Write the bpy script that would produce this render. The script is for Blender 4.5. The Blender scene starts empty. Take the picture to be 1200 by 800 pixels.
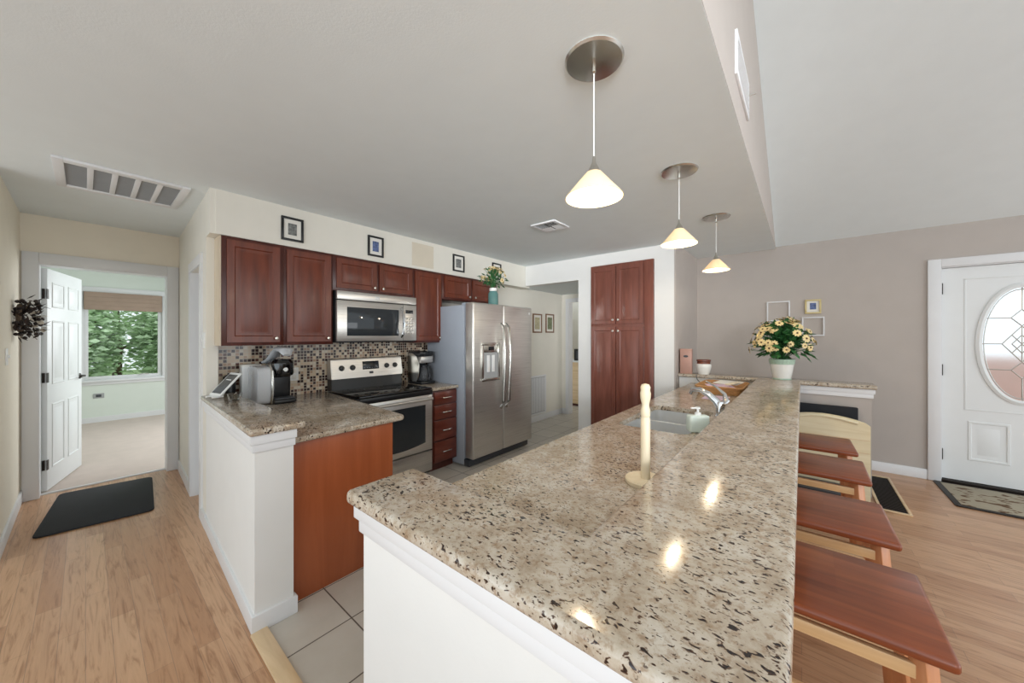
import bpy, bmesh, math, random
from mathutils import Vector, Matrix
R = math.radians
PI = math.pi
random.seed(7)
S = bpy.context.scene
C = S.collection

# ------------------------------------------------------------------ camera, world, lights
cd = bpy.data.cameras.new('camera'); cam = bpy.data.objects.new('camera', cd); C.objects.link(cam)
cam.location = (0, 0, 1.43); cam.rotation_euler = (R(90), 0, R(39.5))
cd.sensor_width = 36; cd.lens = 412/1200*36; cd.shift_y = -6/1200; cd.clip_start = 0.02
S.camera = cam
S.view_settings.view_transform = 'Standard'; S.view_settings.look = 'None'
S.view_settings.gamma = 1; S.view_settings.use_curve_mapping = False
S.view_settings.exposure = 0.1
W = bpy.data.worlds.new('world'); S.world = W; W.use_nodes = True
wb = W.node_tree.nodes['Background']; wb.inputs[0].default_value = (0.88, 0.955, 1.0, 1); wb.inputs[1].default_value = 1.22

def area(name, loc, target, sx, sy, power, col=(1, 1, 1)):
    l = bpy.data.lights.new(name, 'AREA'); l.shape = 'RECTANGLE'; l.size = sx; l.size_y = sy; l.energy = power; l.color = col
    o = bpy.data.objects.new(name, l); C.objects.link(o); o.location = loc
    o.rotation_euler = (Vector(target)-Vector(loc)).to_track_quat('-Z', 'Y').to_euler()
    o['kind'] = 'structure'
    return o
area('daylight_rear', (2.2, -5.5, 1.7), (-1.5, 4.0, 1.6), 5.0, 2.6, 10, (0.97, 0.985, 1.0))
area('fill_low_rear', (-1.6, -3.0, 0.3), (-1.9, -0.2, 3.2), 4.4, 1.6, 36, (0.78, 0.92, 1.0))  # added upward fill behind the camera, lifts the ceiling
far_ = area('fill_far', (2.3, -3.2, 1.9), (-2.7, 4.3, 2.35), 2.0, 0.9, 18, (0.95, 0.975, 1.0))  # added narrow-spread fill from behind the camera, brightens the far kitchen
far_.data.spread = R(36)
area('fill_side', (5.6, 1.6, 0.9), (-2.0, 2.2, 1.5), 4.2, 1.4, 52, (0.93, 0.965, 1.0))  # added low fill from the right, out of view, for cabinet fronts and ceiling
area('fill_bedroom', (-7.0, 1.9, 1.8), (-6.4, 0.0, 0.7), 1.4, 1.4, 34, (0.95, 0.98, 1.0))  # added unseen fill lamp inside the bedroom, brightens carpet and hall
area('fill_back_hall', (-2.0, 6.6, 1.7), (-3.4, 5.0, 1.1), 0.8, 1.2, 6, (1, 0.97, 0.93))  # added unseen fill beyond the back hall, spills towards the kitchen

# ------------------------------------------------------------------ materials
def newmat(name):
    m = bpy.data.materials.new(name); m.use_nodes = True
    nt = m.node_tree; b = nt.nodes['Principled BSDF']
    return m, nt, b
def rgb(r, g, b):
    f = lambda v: (v/255/12.92) if v/255 <= 0.04045 else ((v/255+0.055)/1.055)**2.4
    return (f(r), f(g), f(b), 1)
def N(nt, t, **kw):
    n = nt.nodes.new(t)
    for k, v in kw.items(): setattr(n, k, v)
    return n
def coords(nt, scale=(1, 1, 1), world=False, rot=(0, 0, 0)):
    mp = N(nt, 'ShaderNodeMapping'); mp.inputs['Scale'].default_value = scale; mp.inputs['Rotation'].default_value = rot
    if world:
        g = N(nt, 'ShaderNodeNewGeometry'); nt.links.new(g.outputs['Position'], mp.inputs[0])
    else:
        g = N(nt, 'ShaderNodeTexCoord'); nt.links.new(g.outputs['Object'], mp.inputs[0])
    return mp.outputs[0]
def noise(nt, vec, scale, detail=4, rough=0.55, dist=0.0):
    n = N(nt, 'ShaderNodeTexNoise'); n.inputs['Scale'].default_value = scale; n.inputs['Detail'].default_value = detail
    n.inputs['Roughness'].default_value = rough; n.inputs['Distortion'].default_value = dist
    if vec is not None: nt.links.new(vec, n.inputs['Vector'])
    return n.outputs['Fac']
def ramp(nt, fac, stops, interp='LINEAR'):
    r = N(nt, 'ShaderNodeValToRGB'); r.color_ramp.interpolation = interp
    e = r.color_ramp.elements
    while len(e) < len(stops): e.new(0.5)
    for i, (p, c) in enumerate(stops): e[i].position = p; e[i].color = c
    nt.links.new(fac, r.inputs[0]); return r.outputs[0]
def mix(nt, fac, a, b, mode='MIX'):
    m = N(nt, 'ShaderNodeMix', data_type='RGBA', blend_type=mode)
    if isinstance(fac, (int, float)): m.inputs[0].default_value = fac
    else: nt.links.new(fac, m.inputs[0])
    for v, i in ((a, 6), (b, 7)):
        if isinstance(v, tuple): m.inputs[i].default_value = v
        else: nt.links.new(v, m.inputs[i])
    return m.outputs[2]
def math_(nt, op, a, b=None, c=None):
    m = N(nt, 'ShaderNodeMath', operation=op)
    for i, v in enumerate((a, b, c)):
        if v is None: continue
        if isinstance(v, (int, float)): m.inputs[i].default_value = v
        else: nt.links.new(v, m.inputs[i])
    return m.outputs[0]
def bump(nt, b, h, strength=0.2, dist=0.01):
    n = N(nt, 'ShaderNodeBump'); n.inputs['Strength'].default_value = strength; n.inputs['Distance'].default_value = dist
    nt.links.new(h, n.inputs['Height']); nt.links.new(n.outputs[0], b.inputs['Normal'])
def plain(name, col, rough=0.5, metal=0.0, var=0.04, spec=0.5, coat=0.0, bscale=0, bstr=0.1, vscale=6):
    m, nt, b = newmat(name)
    v = coords(nt)
    f = noise(nt, v, vscale, 3)
    c0 = tuple(min(1, x*(1-var)) for x in col[:3])+(1,); c1 = tuple(min(1, x*(1+var)) for x in col[:3])+(1,)
    nt.links.new(ramp(nt, f, [(0.3, c0), (0.7, c1)]), b.inputs['Base Color'])
    b.inputs['Roughness'].default_value = rough; b.inputs['Metallic'].default_value = metal
    b.inputs['Specular IOR Level'].default_value = spec; b.inputs['Coat Weight'].default_value = coat
    b.inputs['Coat Roughness'].default_value = 0.1
    if bscale: bump(nt, b, noise(nt, v, bscale, 4), bstr, 0.004)
    return m
M = {}
M['cream'] = plain('cream_wall_paint', rgb(232, 228, 217), 0.75, var=0.015, bscale=60)
M['hallcream'] = plain('hall_wall_paint', rgb(240, 231, 214), 0.75, var=0.015, bscale=60)
M['white_wall'] = plain('white_wall_paint', rgb(232, 231, 228), 0.7, var=0.012, bscale=60)
M['mint'] = plain('pale_mint_wall_paint', rgb(222, 229, 220), 0.7, var=0.012)
M['taupe'] = plain('taupe_wall_paint', rgb(186, 177, 170), 0.7, var=0.02, bscale=60)
M['ceiling'] = plain('ceiling_paint', rgb(230, 236, 237), 0.85, var=0.012, bscale=120, bstr=0.12)
M['trim'] = plain('white_trim_paint', rgb(228, 228, 229), 0.4, var=0.01)
M['door'] = plain('door_paint', rgb(230, 232, 232), 0.4, var=0.012)
M['black'] = plain('black_plastic', rgb(22, 23, 25), 0.3, var=0.1)
M['blackgloss'] = plain('black_glass', rgb(10, 11, 13), 0.06, var=0.1, coat=0.5)
M['darkgrey'] = plain('dark_grey_plastic', rgb(62, 65, 70), 0.45)
M['fridgegrey'] = plain('grey_side_enamel', rgb(165, 172, 182), 0.45, var=0.02)
M['mat'] = plain('black_rubber', rgb(19, 22, 28), 0.75, var=0.15, bscale=200, bstr=0.3)
M['nickel'] = plain('brushed_nickel', rgb(200, 198, 192), 0.25, metal=1.0)
M['chrome'] = plain('chrome', rgb(225, 226, 228), 0.08, metal=1.0, var=0.01)
M['sink'] = plain('sink_steel', rgb(214, 216, 217), 0.3, metal=0.55)
M['bronze'] = plain('dark_bronze', rgb(48, 42, 38), 0.4, metal=0.7)
M['whiteplastic'] = plain('white_plastic', rgb(238, 238, 236), 0.3, var=0.01)
M['grille'] = plain('grey_filter', rgb(165, 166, 166), 0.8)
M['ceramic'] = plain('white_ceramic', rgb(238, 236, 230), 0.2, var=0.02, coat=0.3)
M['brownceramic'] = plain('brown_glaze', rgb(112, 58, 44), 0.25, var=0.1)
M['greenpot'] = plain('pale_green_glaze', rgb(176, 200, 180), 0.35, var=0.12, vscale=60)
M['leaf'] = plain('leaf_green', rgb(52, 106, 56), 0.5, var=0.35, vscale=30)
M['leaf2'] = plain('light_leaf_green', rgb(108, 140, 74), 0.5, var=0.3, vscale=30)
M['petal'] = plain('cream_petal', rgb(240, 216, 158), 0.6, var=0.1, vscale=40)
M['flowereye'] = plain('flower_centre', rgb(84, 48, 26), 0.8)
M['berry'] = plain('dark_dried_berry', rgb(38, 26, 24), 0.55, var=0.4, vscale=40)
M['driedwhite'] = plain('dried_white_petal', rgb(205, 195, 180), 0.7, var=0.1)
M['shadefabric'] = plain('tan_shade_fabric', rgb(168, 146, 130), 0.9, var=0.06)
M['carpet'] = plain('beige_carpet', rgb(203, 188, 178), 0.95, var=0.04, bscale=300, bstr=0.6)
M['cutout'] = plain('gold_frame', rgb(196, 178, 130), 0.35, metal=0.3)
M['brownframe'] = plain('brown_frame_wood', rgb(128, 92, 62), 0.5)
M['paper'] = plain('paper', rgb(235, 232, 224), 0.8)
M['lilac'] = plain('lilac_paper', rgb(214, 190, 208), 0.8)
M['print_grey'] = plain('grey_print', rgb(120, 122, 120), 0.7, var=0.6, vscale=45)
M['print_blue'] = plain('blue_print', rgb(92, 108, 150), 0.7, var=0.6, vscale=45)
M['print_green'] = plain('green_print', rgb(120, 128, 96), 0.7, var=0.5, vscale=45)
M['print_botanic'] = plain('botanical_print', rgb(190, 182, 148), 0.7, var=0.3, vscale=45)
M['patch'] = plain('beige_wall_patch', rgb(219, 209, 190), 0.8, var=0.03)
M['copper'] = plain('copper_tin', rgb(180, 140, 126), 0.45, metal=0.1, var=0.08)
M['bark'] = plain('bark', rgb(90, 74, 58), 0.9, var=0.3)
M['treeleaf'] = plain('outdoor_foliage', rgb(196, 218, 178), 0.7, var=0.2, vscale=3)
M['lawn'] = plain('lawn', rgb(120, 145, 90), 0.9, var=0.2)
M['porch'] = plain('porch_brick_paving', rgb(206, 176, 164), 0.8, var=0.08)
M['knobwhite'] = plain('satin_nickel_knob', rgb(222, 218, 208), 0.25, metal=0.85)
M['screen'] = plain('dark_screen', rgb(60, 62, 66), 0.15, var=0.1)
M['display'] = plain('black_display', rgb(18, 22, 26), 0.15)
M['silver'] = plain('satin_silver', rgb(205, 208, 212), 0.3, metal=0.35, var=0.02)
M['logo_white'] = plain('pale_logo', rgb(225, 225, 222), 0.4)
M['marking'] = plain('grey_marking', rgb(120, 124, 128), 0.4)

def wood(name, c1, c2, c3, axis='Z', rough=0.3, scale=1.0, coat=0.2, bands=None):
    m, nt, b = newmat(name)
    sc = {'X': (1.2, 14, 14), 'Y': (14, 1.2, 14), 'Z': (14, 14, 1.2)}[axis]
    v = coords(nt, tuple(s*scale for s in sc))
    f = noise(nt, v, 1.6, 6, 0.6, 0.6)
    col = ramp(nt, f, [(0.28, c1), (0.52, c2), (0.75, c3)])
    if bands:
        v2 = coords(nt, {'X': (0.01, 13, 0.01), 'Y': (13, 0.01, 0.01), 'Z': (13, 0.01, 0.01)}[axis])
        wn = N(nt, 'ShaderNodeTexWhiteNoise', noise_dimensions='3D')
        fl = N(nt, 'ShaderNodeVectorMath', operation='FLOOR'); nt.links.new(v2, fl.inputs[0]); nt.links.new(fl.outputs[0], wn.inputs['Vector'])
        k = ramp(nt, wn.outputs['Value'], [(0.0, (bands, bands*0.85, bands*0.8, 1)), (1.0, (1, 1, 1, 1))])
        col = mix(nt, 1.0, col, k, 'MULTIPLY')
    nt.links.new(col, b.inputs['Base Color'])
    b.inputs['Roughness'].default_value = rough; b.inputs['Coat Weight'].default_value = coat; b.inputs['Coat Roughness'].default_value = 0.15
    return m
M['cherry'] = wood('cherry_cabinet_wood', rgb(88, 41, 26), rgb(108, 50, 31), rgb(124, 60, 38), 'Z', 0.34, coat=0.08)
M['cherryH'] = wood('cherry_drawer_wood', rgb(84, 37, 27), rgb(100, 46, 33), rgb(114, 54, 40), 'Y', 0.28)
M['cherrydark'] = wood('cherry_frame_wood', rgb(66, 27, 21), rgb(80, 35, 26), rgb(94, 42, 32), 'Z', 0.3)
M['pantrywood'] = wood('pantry_wood', rgb(108, 62, 50), rgb(124, 73, 60), rgb(138, 84, 70), 'Z', 0.28)
M['endpanel'] = wood('orange_brown_veneer', rgb(152, 78, 42), rgb(166, 88, 50), rgb(178, 98, 58), 'Z', 0.35, 0.5)
M['stoolseat'] = wood('reddish_stool_wood', rgb(112, 56, 30), rgb(150, 80, 44), rgb(176, 100, 56), 'X', 0.3, 0.8, 0.1, bands=0.75)
M['stoolleg'] = wood('stool_leg_wood', rgb(186, 116, 72), rgb(206, 138, 90), rgb(220, 158, 110), 'Z', 0.35, 0.8)
M['stoolrail'] = wood('pale_stool_rail', rgb(212, 168, 118), rgb(226, 186, 136), rgb(234, 200, 152), 'X', 0.35)
M['pine'] = wood('pale_pine', rgb(222, 206, 168), rgb(232, 218, 184), rgb(240, 228, 198), 'X', 0.5, 1, 0)
M['beech'] = wood('pale_beech', rgb(222, 204, 170), rgb(234, 218, 188), rgb(242, 230, 204), 'Z', 0.45, 1, 0)
M['oakstrip'] = wood('oak_threshold', rgb(206, 176, 136), rgb(222, 194, 154), rgb(232, 206, 168), 'X', 0.4)
M['wicker'] = plain('tan_basket_weave', rgb(184, 136, 86), 0.6, var=0.25, vscale=80, bscale=150, bstr=0.8)
M['paletrim'] = wood('side_panel_maple', rgb(200, 182, 158), rgb(210, 194, 170), rgb(218, 204, 182), 'Z', 0.5)

def mk_steel(name, axis):
    m, nt, b = newmat(name)
    sc = {'Y': (300, 3, 300), 'Z': (300, 300, 2)}[axis]
    f = noise(nt, coords(nt, sc), 1.0, 3)
    nt.links.new(ramp(nt, f, [(0.3, rgb(194, 190, 184)), (0.7, rgb(216, 212, 206))]), b.inputs['Base Color'])
    b.inputs['Metallic'].default_value = 0.8
    r = ramp(nt, f, [(0.2, (0.26,)*3+(1,)), (0.8, (0.36,)*3+(1,))]); nt.links.new(r, b.inputs['Roughness'])
    b.inputs['Anisotropic'].default_value = 0.5
    return m
M['steel'] = mk_steel('brushed_steel_horizontal', 'Y'); M['steelV'] = mk_steel('brushed_steel_fridge', 'Y')

def mk_granite():
    m, nt, b = newmat('speckled_granite')
    v = coords(nt, (1, 1, 1), world=True)
    n1 = noise(nt, v, 11, 6, 0.7, 0.5)
    base = ramp(nt, n1, [(0.32, rgb(158, 140, 118)), (0.5, rgb(188, 175, 157)), (0.7, rgb(206, 199, 187))])
    n2 = noise(nt, v, 60, 4, 0.7, 0.3)
    base = mix(nt, ramp(nt, n2, [(0.50, (0, 0, 0, 1)), (0.66, (0.8, 0.8, 0.8, 1))]), base, rgb(146, 120, 94))
    v2 = coords(nt, (0.9, 1.6, 1.2), world=True, rot=(0, 0, 0.35))
    n3 = noise(nt, v2, 74, 2, 0.5, 0.5)
    n4 = noise(nt, v, 6, 3, 0.6)
    f3 = math_(nt, 'ADD', n3, math_(nt, 'MULTIPLY', n4, 0.30))
    base = mix(nt, ramp(nt, f3, [(0.757, (0, 0, 0, 1)), (0.79, (1, 1, 1, 1))]), base, rgb(92, 68, 52))
    base = mix(nt, ramp(nt, f3, [(0.80, (0, 0, 0, 1)), (0.825, (1, 1, 1, 1))]), base, rgb(38, 28, 25))
    v3 = coords(nt, (1.0, 1.7, 1.0), world=True, rot=(0, 0, -0.3))
    n5 = noise(nt, v3, 105, 2, 0.5, 0.3)
    base = mix(nt, ramp(nt, n5, [(0.645, (0, 0, 0, 1)), (0.69, (0.85, 0.85, 0.85, 1))]), base, rgb(74, 56, 46))
    nt.links.new(base, b.inputs['Base Color'])
    b.inputs['Roughness'].default_value = 0.13; b.inputs['Specular IOR Level'].default_value = 0.5
    return m
M['granite'] = mk_granite()

def mk_laminate():
    m, nt, b = newmat('oak_laminate_planks')
    v = coords(nt, (1, 1, 1), world=True)
    br = N(nt, 'ShaderNodeTexBrick'); nt.links.new(v, br.inputs['Vector'])
    br.offset = 0.37; br.inputs['Scale'].default_value = 1.0; br.inputs['Mortar Size'].default_value = 0.0009
    br.inputs['Brick Width'].default_value = 0.9; br.inputs['Row Height'].default_value = 0.082; br.inputs['Bias'].default_value = 0.0
    br.inputs['Color1'].default_value = rgb(182, 138, 104); br.inputs['Color2'].default_value = rgb(206, 166, 132); br.inputs['Mortar'].default_value = rgb(156, 126, 104)
    g = noise(nt, coords(nt, (1.3, 16, 1), world=True), 1.9, 6, 0.6, 2.2)
    gr = ramp(nt, g, [(0.3, (0.62, 0.52, 0.43, 1)), (0.48, (0.95, 0.93, 0.90, 1)), (0.7, (1.06, 1.05, 1.03, 1))])
    col = mix(nt, 1.0, br.outputs['Color'], gr, 'MULTIPLY')
    nt.links.new(col, b.inputs['Base Color']); b.inputs['Roughness'].default_value = 0.3
    return m
M['laminate'] = mk_laminate()

def mk_tile():
    m, nt, b = newmat('beige_floor_tile')
    sx = N(nt, 'ShaderNodeMapping'); g = N(nt, 'ShaderNodeNewGeometry'); nt.links.new(g.outputs['Position'], sx.inputs[0])
    sx.inputs['Location'].default_value = (1.765, -0.53, 0)
    br = N(nt, 'ShaderNodeTexBrick'); nt.links.new(sx.outputs[0], br.inputs['Vector'])
    br.offset = 0.0; br.inputs['Scale'].default_value = 1.0; br.inputs['Mortar Size'].default_value = 0.0035
    br.inputs['Brick Width'].default_value = 0.325; br.inputs['Row Height'].default_value = 0.33
    br.inputs['Color1'].default_value = rgb(196, 190, 180); br.inputs['Color2'].default_value = rgb(206, 200, 190); br.inputs['Mortar'].default_value = rgb(92, 82, 74)
    n = noise(nt, coords(nt, (1, 1, 1), world=True), 5, 5)
    col = mix(nt, 1.0, br.outputs['Color'], ramp(nt, n, [(0.3, (0.9, 0.89, 0.87, 1)), (0.7, (1, 1, 1, 1))]), 'MULTIPLY')
    nt.links.new(col, b.inputs['Base Color']); b.inputs['Roughness'].default_value = 0.35
    return m
M['tile'] = mk_tile()

def mk_mosaic():
    m, nt, b = newmat('mosaic_backsplash_tile')
    v = coords(nt, (1/0.027, 1/0.027, 1/0.027), world=True)
    sp = N(nt, 'ShaderNodeSeparateXYZ'); nt.links.new(v, sp.inputs[0])
    cb = N(nt, 'ShaderNodeCombineXYZ')
    nt.links.new(math_(nt, 'FLOOR', sp.outputs[1]), cb.inputs[0]); nt.links.new(math_(nt, 'FLOOR', sp.outputs[2]), cb.inputs[1])
    wn = N(nt, 'ShaderNodeTexWhiteNoise', noise_dimensions='3D'); nt.links.new(cb.outputs[0], wn.inputs['Vector'])
    col = ramp(nt, wn.outputs['Value'], [(0.0, rgb(48, 28, 26)), (0.28, rgb(98, 62, 50)), (0.42, rgb(206, 184, 156)), (0.62, rgb(180, 148, 122)), (0.74, rgb(216, 204, 186)), (0.92, rgb(60, 36, 32))], 'CONSTANT')
    fy = math_(nt, 'FRACT', sp.outputs[1]); fz = math_(nt, 'FRACT', sp.outputs[2])
    dy = math_(nt, 'ABSOLUTE', math_(nt, 'SUBTRACT', fy, 0.5)); dz = math_(nt, 'ABSOLUTE', math_(nt, 'SUBTRACT', fz, 0.5))
    d = math_(nt, 'MAXIMUM', dy, dz); e = math_(nt, 'GREATER_THAN', d, 0.42)
    col = mix(nt, e, col, rgb(206, 192, 172))
    nt.links.new(col, b.inputs['Base Color']); b.inputs['Roughness'].default_value = 0.2
    return m
M['mosaic'] = mk_mosaic()

def glassy(name, col, rough=0.0, trans=1.0, ior=1.45, alpha=1.0):
    m, nt, b = newmat(name)
    b.inputs['Base Color'].default_value = col; b.inputs['Roughness'].default_value = rough
    b.inputs['Transmission Weight'].default_value = trans; b.inputs['IOR'].default_value = ior; b.inputs['Alpha'].default_value = alpha
    return m
M['glass'] = glassy('clear_glass', (0.96, 0.98, 0.98, 1), 0.0, 1.0, 1.1)
M['frosted'] = glassy('bevelled_door_glass', (0.97, 0.985, 0.99, 1), 0.22, 1.0, 1.25)
M['smoke'] = glassy('clear_reservoir', (0.97, 0.98, 1.0, 1), 0.12, 0.55, 1.15)
M['carafe'] = glassy('carafe_glass', (0.35, 0.36, 0.38, 1), 0.02, 0.85, 1.3)
M['greensoap'] = glassy('pale_green_soap', (0.88, 0.98, 0.91, 1), 0.2, 0.3, 1.3)
M['tealglass'] = glassy('teal_vase_glass', (0.18, 0.36, 0.34, 1), 0.1, 0.4, 1.3)
M['ovenglass'] = glassy('oven_window', (0.03, 0.035, 0.04, 1), 0.04, 0.0)
def mk_shade():
    m, nt, b = newmat('alabaster_lamp_shade')
    b.inputs['Base Color'].default_value = (0.93, 0.80, 0.58, 1); b.inputs['Roughness'].default_value = 0.35
    out = nt.nodes['Material Output']; tr = N(nt, 'ShaderNodeBsdfTranslucent'); tr.inputs[0].default_value = (1.0, 0.86, 0.64, 1)
    mx = N(nt, 'ShaderNodeMixShader'); f = noise(nt, coords(nt), 14, 3, 0.6, 1.5)
    nt.links.new(ramp(nt, f, [(0.3, (0.14,)*3+(1,)), (0.7, (0.26,)*3+(1,))]), mx.inputs[0])
    nt.links.new(b.outputs[0], mx.inputs[1]); nt.links.new(tr.outputs[0], mx.inputs[2])
    em = N(nt, 'ShaderNodeEmission'); em.inputs[0].default_value = (1.0, 0.80, 0.52, 1); em.inputs[1].default_value = 0.04
    ad = N(nt, 'ShaderNodeAddShader'); nt.links.new(mx.outputs[0], ad.inputs[0]); nt.links.new(em.outputs[0], ad.inputs[1])
    nt.links.new(ad.outputs[0], out.inputs[0])
    return m
M['shade'] = mk_shade()
def emis(name, col, s):
    m, nt, b = newmat(name); b.inputs['Emission Color'].default_value = col; b.inputs['Emission Strength'].default_value = s; b.inputs['Base Color'].default_value = col
    return m
M['bulb'] = emis('warm_bulb', (1.0, 0.86, 0.62, 1), 14)
def mk_rug():
    m, nt, b = newmat('spotted_doormat')
    v = coords(nt); f = noise(nt, coords(nt, (7, 12, 1)), 1.6, 2, 0.5, 0.4)
    c = ramp(nt, f, [(0.0, rgb(166, 156, 136)), (0.56, rgb(176, 166, 146)), (0.6, rgb(110, 84, 60)), (0.8, rgb(92, 70, 52))])
    nt.links.new(c, b.inputs['Base Color']); b.inputs['Roughness'].default_value = 0.95
    return m
M['rug'] = mk_rug()

# ------------------------------------------------------------------ mesh helpers
class MB:
    def __init__(s): s.bm = bmesh.new()
    def _merge(s, t):
        me = bpy.data.meshes.new('t'); t.to_mesh(me); t.free(); s.bm.from_mesh(me); bpy.data.meshes.remove(me); return s
    def box(s, x0, x1, y0, y1, z0, z1, bev=0.0, seg=2, mat=None):
        t = bmesh.new(); bmesh.ops.create_cube(t, size=1)
        bmesh.ops.transform(t, matrix=Matrix.Translation(((x0+x1)/2, (y0+y1)/2, (z0+z1)/2)) @ Matrix.Diagonal((abs(x1-x0), abs(y1-y0), abs(z1-z0), 1)), verts=t.verts)
        if bev: bmesh.ops.bevel(t, geom=t.edges[:], offset=bev, segments=seg, affect='EDGES', profile=0.5)
        if mat is not None: bmesh.ops.transform(t, matrix=mat, verts=t.verts)
        return s._merge(t)
    def prism(s, pts, z0, z1, bev=0.0, seg=3, holes=None):
        t = bmesh.new()
        f = t.faces.new([t.verts.new((x, y, z0)) for x, y in pts])
        r = bmesh.ops.extrude_face_region(t, geom=[f])
        bmesh.ops.translate(t, vec=(0, 0, z1-z0), verts=[v for v in r['geom'] if isinstance(v, bmesh.types.BMVert)])
        bmesh.ops.recalc_face_normals(t, faces=t.faces[:])
        if bev:
            ed = [e for e in t.edges if abs(e.verts[0].co.z-e.verts[1].co.z) < 1e-6]
            bmesh.ops.bevel(t, geom=ed, offset=bev, segments=seg, affect='EDGES', profile=0.5)
        return s._merge(t)
    def lathe(s, prof, c=(0, 0, 0), n=32, mat=None):
        t = bmesh.new(); rings = []
        for r, z in prof:
            if r < 1e-5: rings.append([t.verts.new((0, 0, z))])
            else: rings.append([t.verts.new((r*math.cos(2*PI*i/n), r*math.sin(2*PI*i/n), z)) for i in range(n)])
        for a, b in zip(rings, rings[1:]):
            if len(a) == 1 and len(b) == 1: continue
            for i in range(n):
                j = (i+1) % n
                if len(a) == 1: t.faces.new((a[0], b[j], b[i]))
                elif len(b) == 1: t.faces.new((a[i], a[j], b[0]))
                else: t.faces.new((a[i], a[j], b[j], b[i]))
        bmesh.ops.recalc_face_normals(t, faces=t.faces[:])
        mt = Matrix.Translation(c) @ (mat if mat is not None else Matrix.Identity(4))
        bmesh.ops.transform(t, matrix=mt, verts=t.verts)
        return s._merge(t)
    def tube(s, pts, r, n=10, flat=None):
        t = bmesh.new(); pts = [Vector(p) for p in pts]; rings = []
        for i, p in enumerate(pts):
            d = (pts[min(i+1, len(pts)-1)]-pts[max(i-1, 0)]).normalized()
            up = Vector((0, 0, 1)) if abs(d.z) < 0.95 else Vector((1, 0, 0))
            a = d.cross(up).normalized(); b = d.cross(a).normalized()
            rr = r[i] if isinstance(r, (list, tuple)) else r
            k = flat if flat else 1
            rings.append([t.verts.new(p+a*rr*math.cos(2*PI*j/n)+b*rr*k*math.sin(2*PI*j/n)) for j in range(n)])
        for a, b in zip(rings, rings[1:]):
            for j in range(n): t.faces.new((a[j], a[(j+1) % n], b[(j+1) % n], b[j]))
        t.faces.new(rings[0]); t.faces.new(rings[-1][::-1])
        bmesh.ops.recalc_face_normals(t, faces=t.faces[:])
        return s._merge(t)
    def bar(s, p0, p1, w, h, bev=0.003):
        p0, p1 = Vector(p0), Vector(p1); d = p1-p0; L = d.length
        q = d.to_track_quat('X', 'Z').to_matrix().to_4x4()
        return s.box(-L/2, L/2, -w/2, w/2, -h/2, h/2, bev, 2, Matrix.Translation((p0+p1)/2) @ q)
    def ring(s, w, h, prof, mat):
        # lofted rectangular panel in local XY (w along x, h along y), +z outwards; prof = [(inset, depth)...]
        t = bmesh.new(); rings = []
        for ins, d in prof:
            x, y = w/2-ins, h/2-ins
            rings.append([t.verts.new(v) for v in ((-x, -y, d), (x, -y, d), (x, y, d), (-x, y, d))])
        for a, b in zip(rings, rings[1:]):
            for i in range(4): t.faces.new((a[i], a[(i+1) % 4], b[(i+1) % 4], b[i]))
        t.faces.new(rings[-1]); t.faces.new(rings[0][::-1])
        bmesh.ops.recalc_face_normals(t, faces=t.faces[:])
        bmesh.ops.transform(t, matrix=mat, verts=t.verts)
        return s._merge(t)
    def frame(s, w, h, b, d, mat, bev=0.002):
        for args in ((-w/2, w/2, h/2-b, h/2), (-w/2, w/2, -h/2, -h/2+b), (-w/2, -w/2+b, -h/2+b, h/2-b), (w/2-b, w/2, -h/2+b, h/2-b)):
            s.box(*args, 0, d, bev, 2, mat)
        return s
    def xf(s, m): bmesh.ops.transform(s.bm, matrix=m, verts=s.bm.verts); return s
    def build(s, name, mat, parent=None, world=True):
        me = bpy.data.meshes.new(name)
        if parent is not None and world:
            bmesh.ops.transform(s.bm, matrix=wm(parent).inverted(), verts=s.bm.verts)
        for f in s.bm.faces: f.smooth = True
        s.bm.to_mesh(me); s.bm.free()
        me.set_sharp_from_angle(angle=R(35))
        me.materials.append(M[mat] if isinstance(mat, str) else mat)
        o = bpy.data.objects.new(name, me); C.objects.link(o)
        if parent is not None: o.parent = parent
        return o
def wm(o):
    m = Matrix.Translation(o.location) @ o.rotation_euler.to_matrix().to_4x4()
    return wm(o.parent) @ m if o.parent else m
def FX(x, y, z):   # local panel: width along +Y, height along +Z, outwards +X
    return Matrix.Translation((x, y, z)) @ Matrix(((0, 0, 1, 0), (1, 0, 0, 0), (0, 1, 0, 0), (0, 0, 0, 1)))
def FYn(x, y, z):  # outwards -Y, width along X
    return Matrix.Translation((x, y, z)) @ Matrix(((1, 0, 0, 0), (0, 0, -1, 0), (0, 1, 0, 0), (0, 0, 0, 1)))
def tag(o, label, cat, group=None):
    o['label'] = label; o['category'] = cat
    if group: o['group'] = group
    return o
def thing(name, label, cat, loc=(0, 0, 0), rz=0, group=None):
    o = bpy.data.objects.new(name, None); C.objects.link(o); o.location = loc; o.rotation_euler = (0, 0, rz); o.empty_display_size = 0.1
    return tag(o, label, cat, group)
def struct(name, mb, mat, parent=None):
    o = mb.build(name, mat, parent)
    if parent is None: o['kind'] = 'structure'
    return o
def sempty(name, loc):
    o = bpy.data.objects.new(name, None); C.objects.link(o); o.location = loc; o['kind'] = 'structure'; return o
def copy_tree(o, parent=None):
    c = o.copy(); C.objects.link(c); c.parent = parent
    for ch in o.children: copy_tree(ch, c)
    return c

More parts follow.
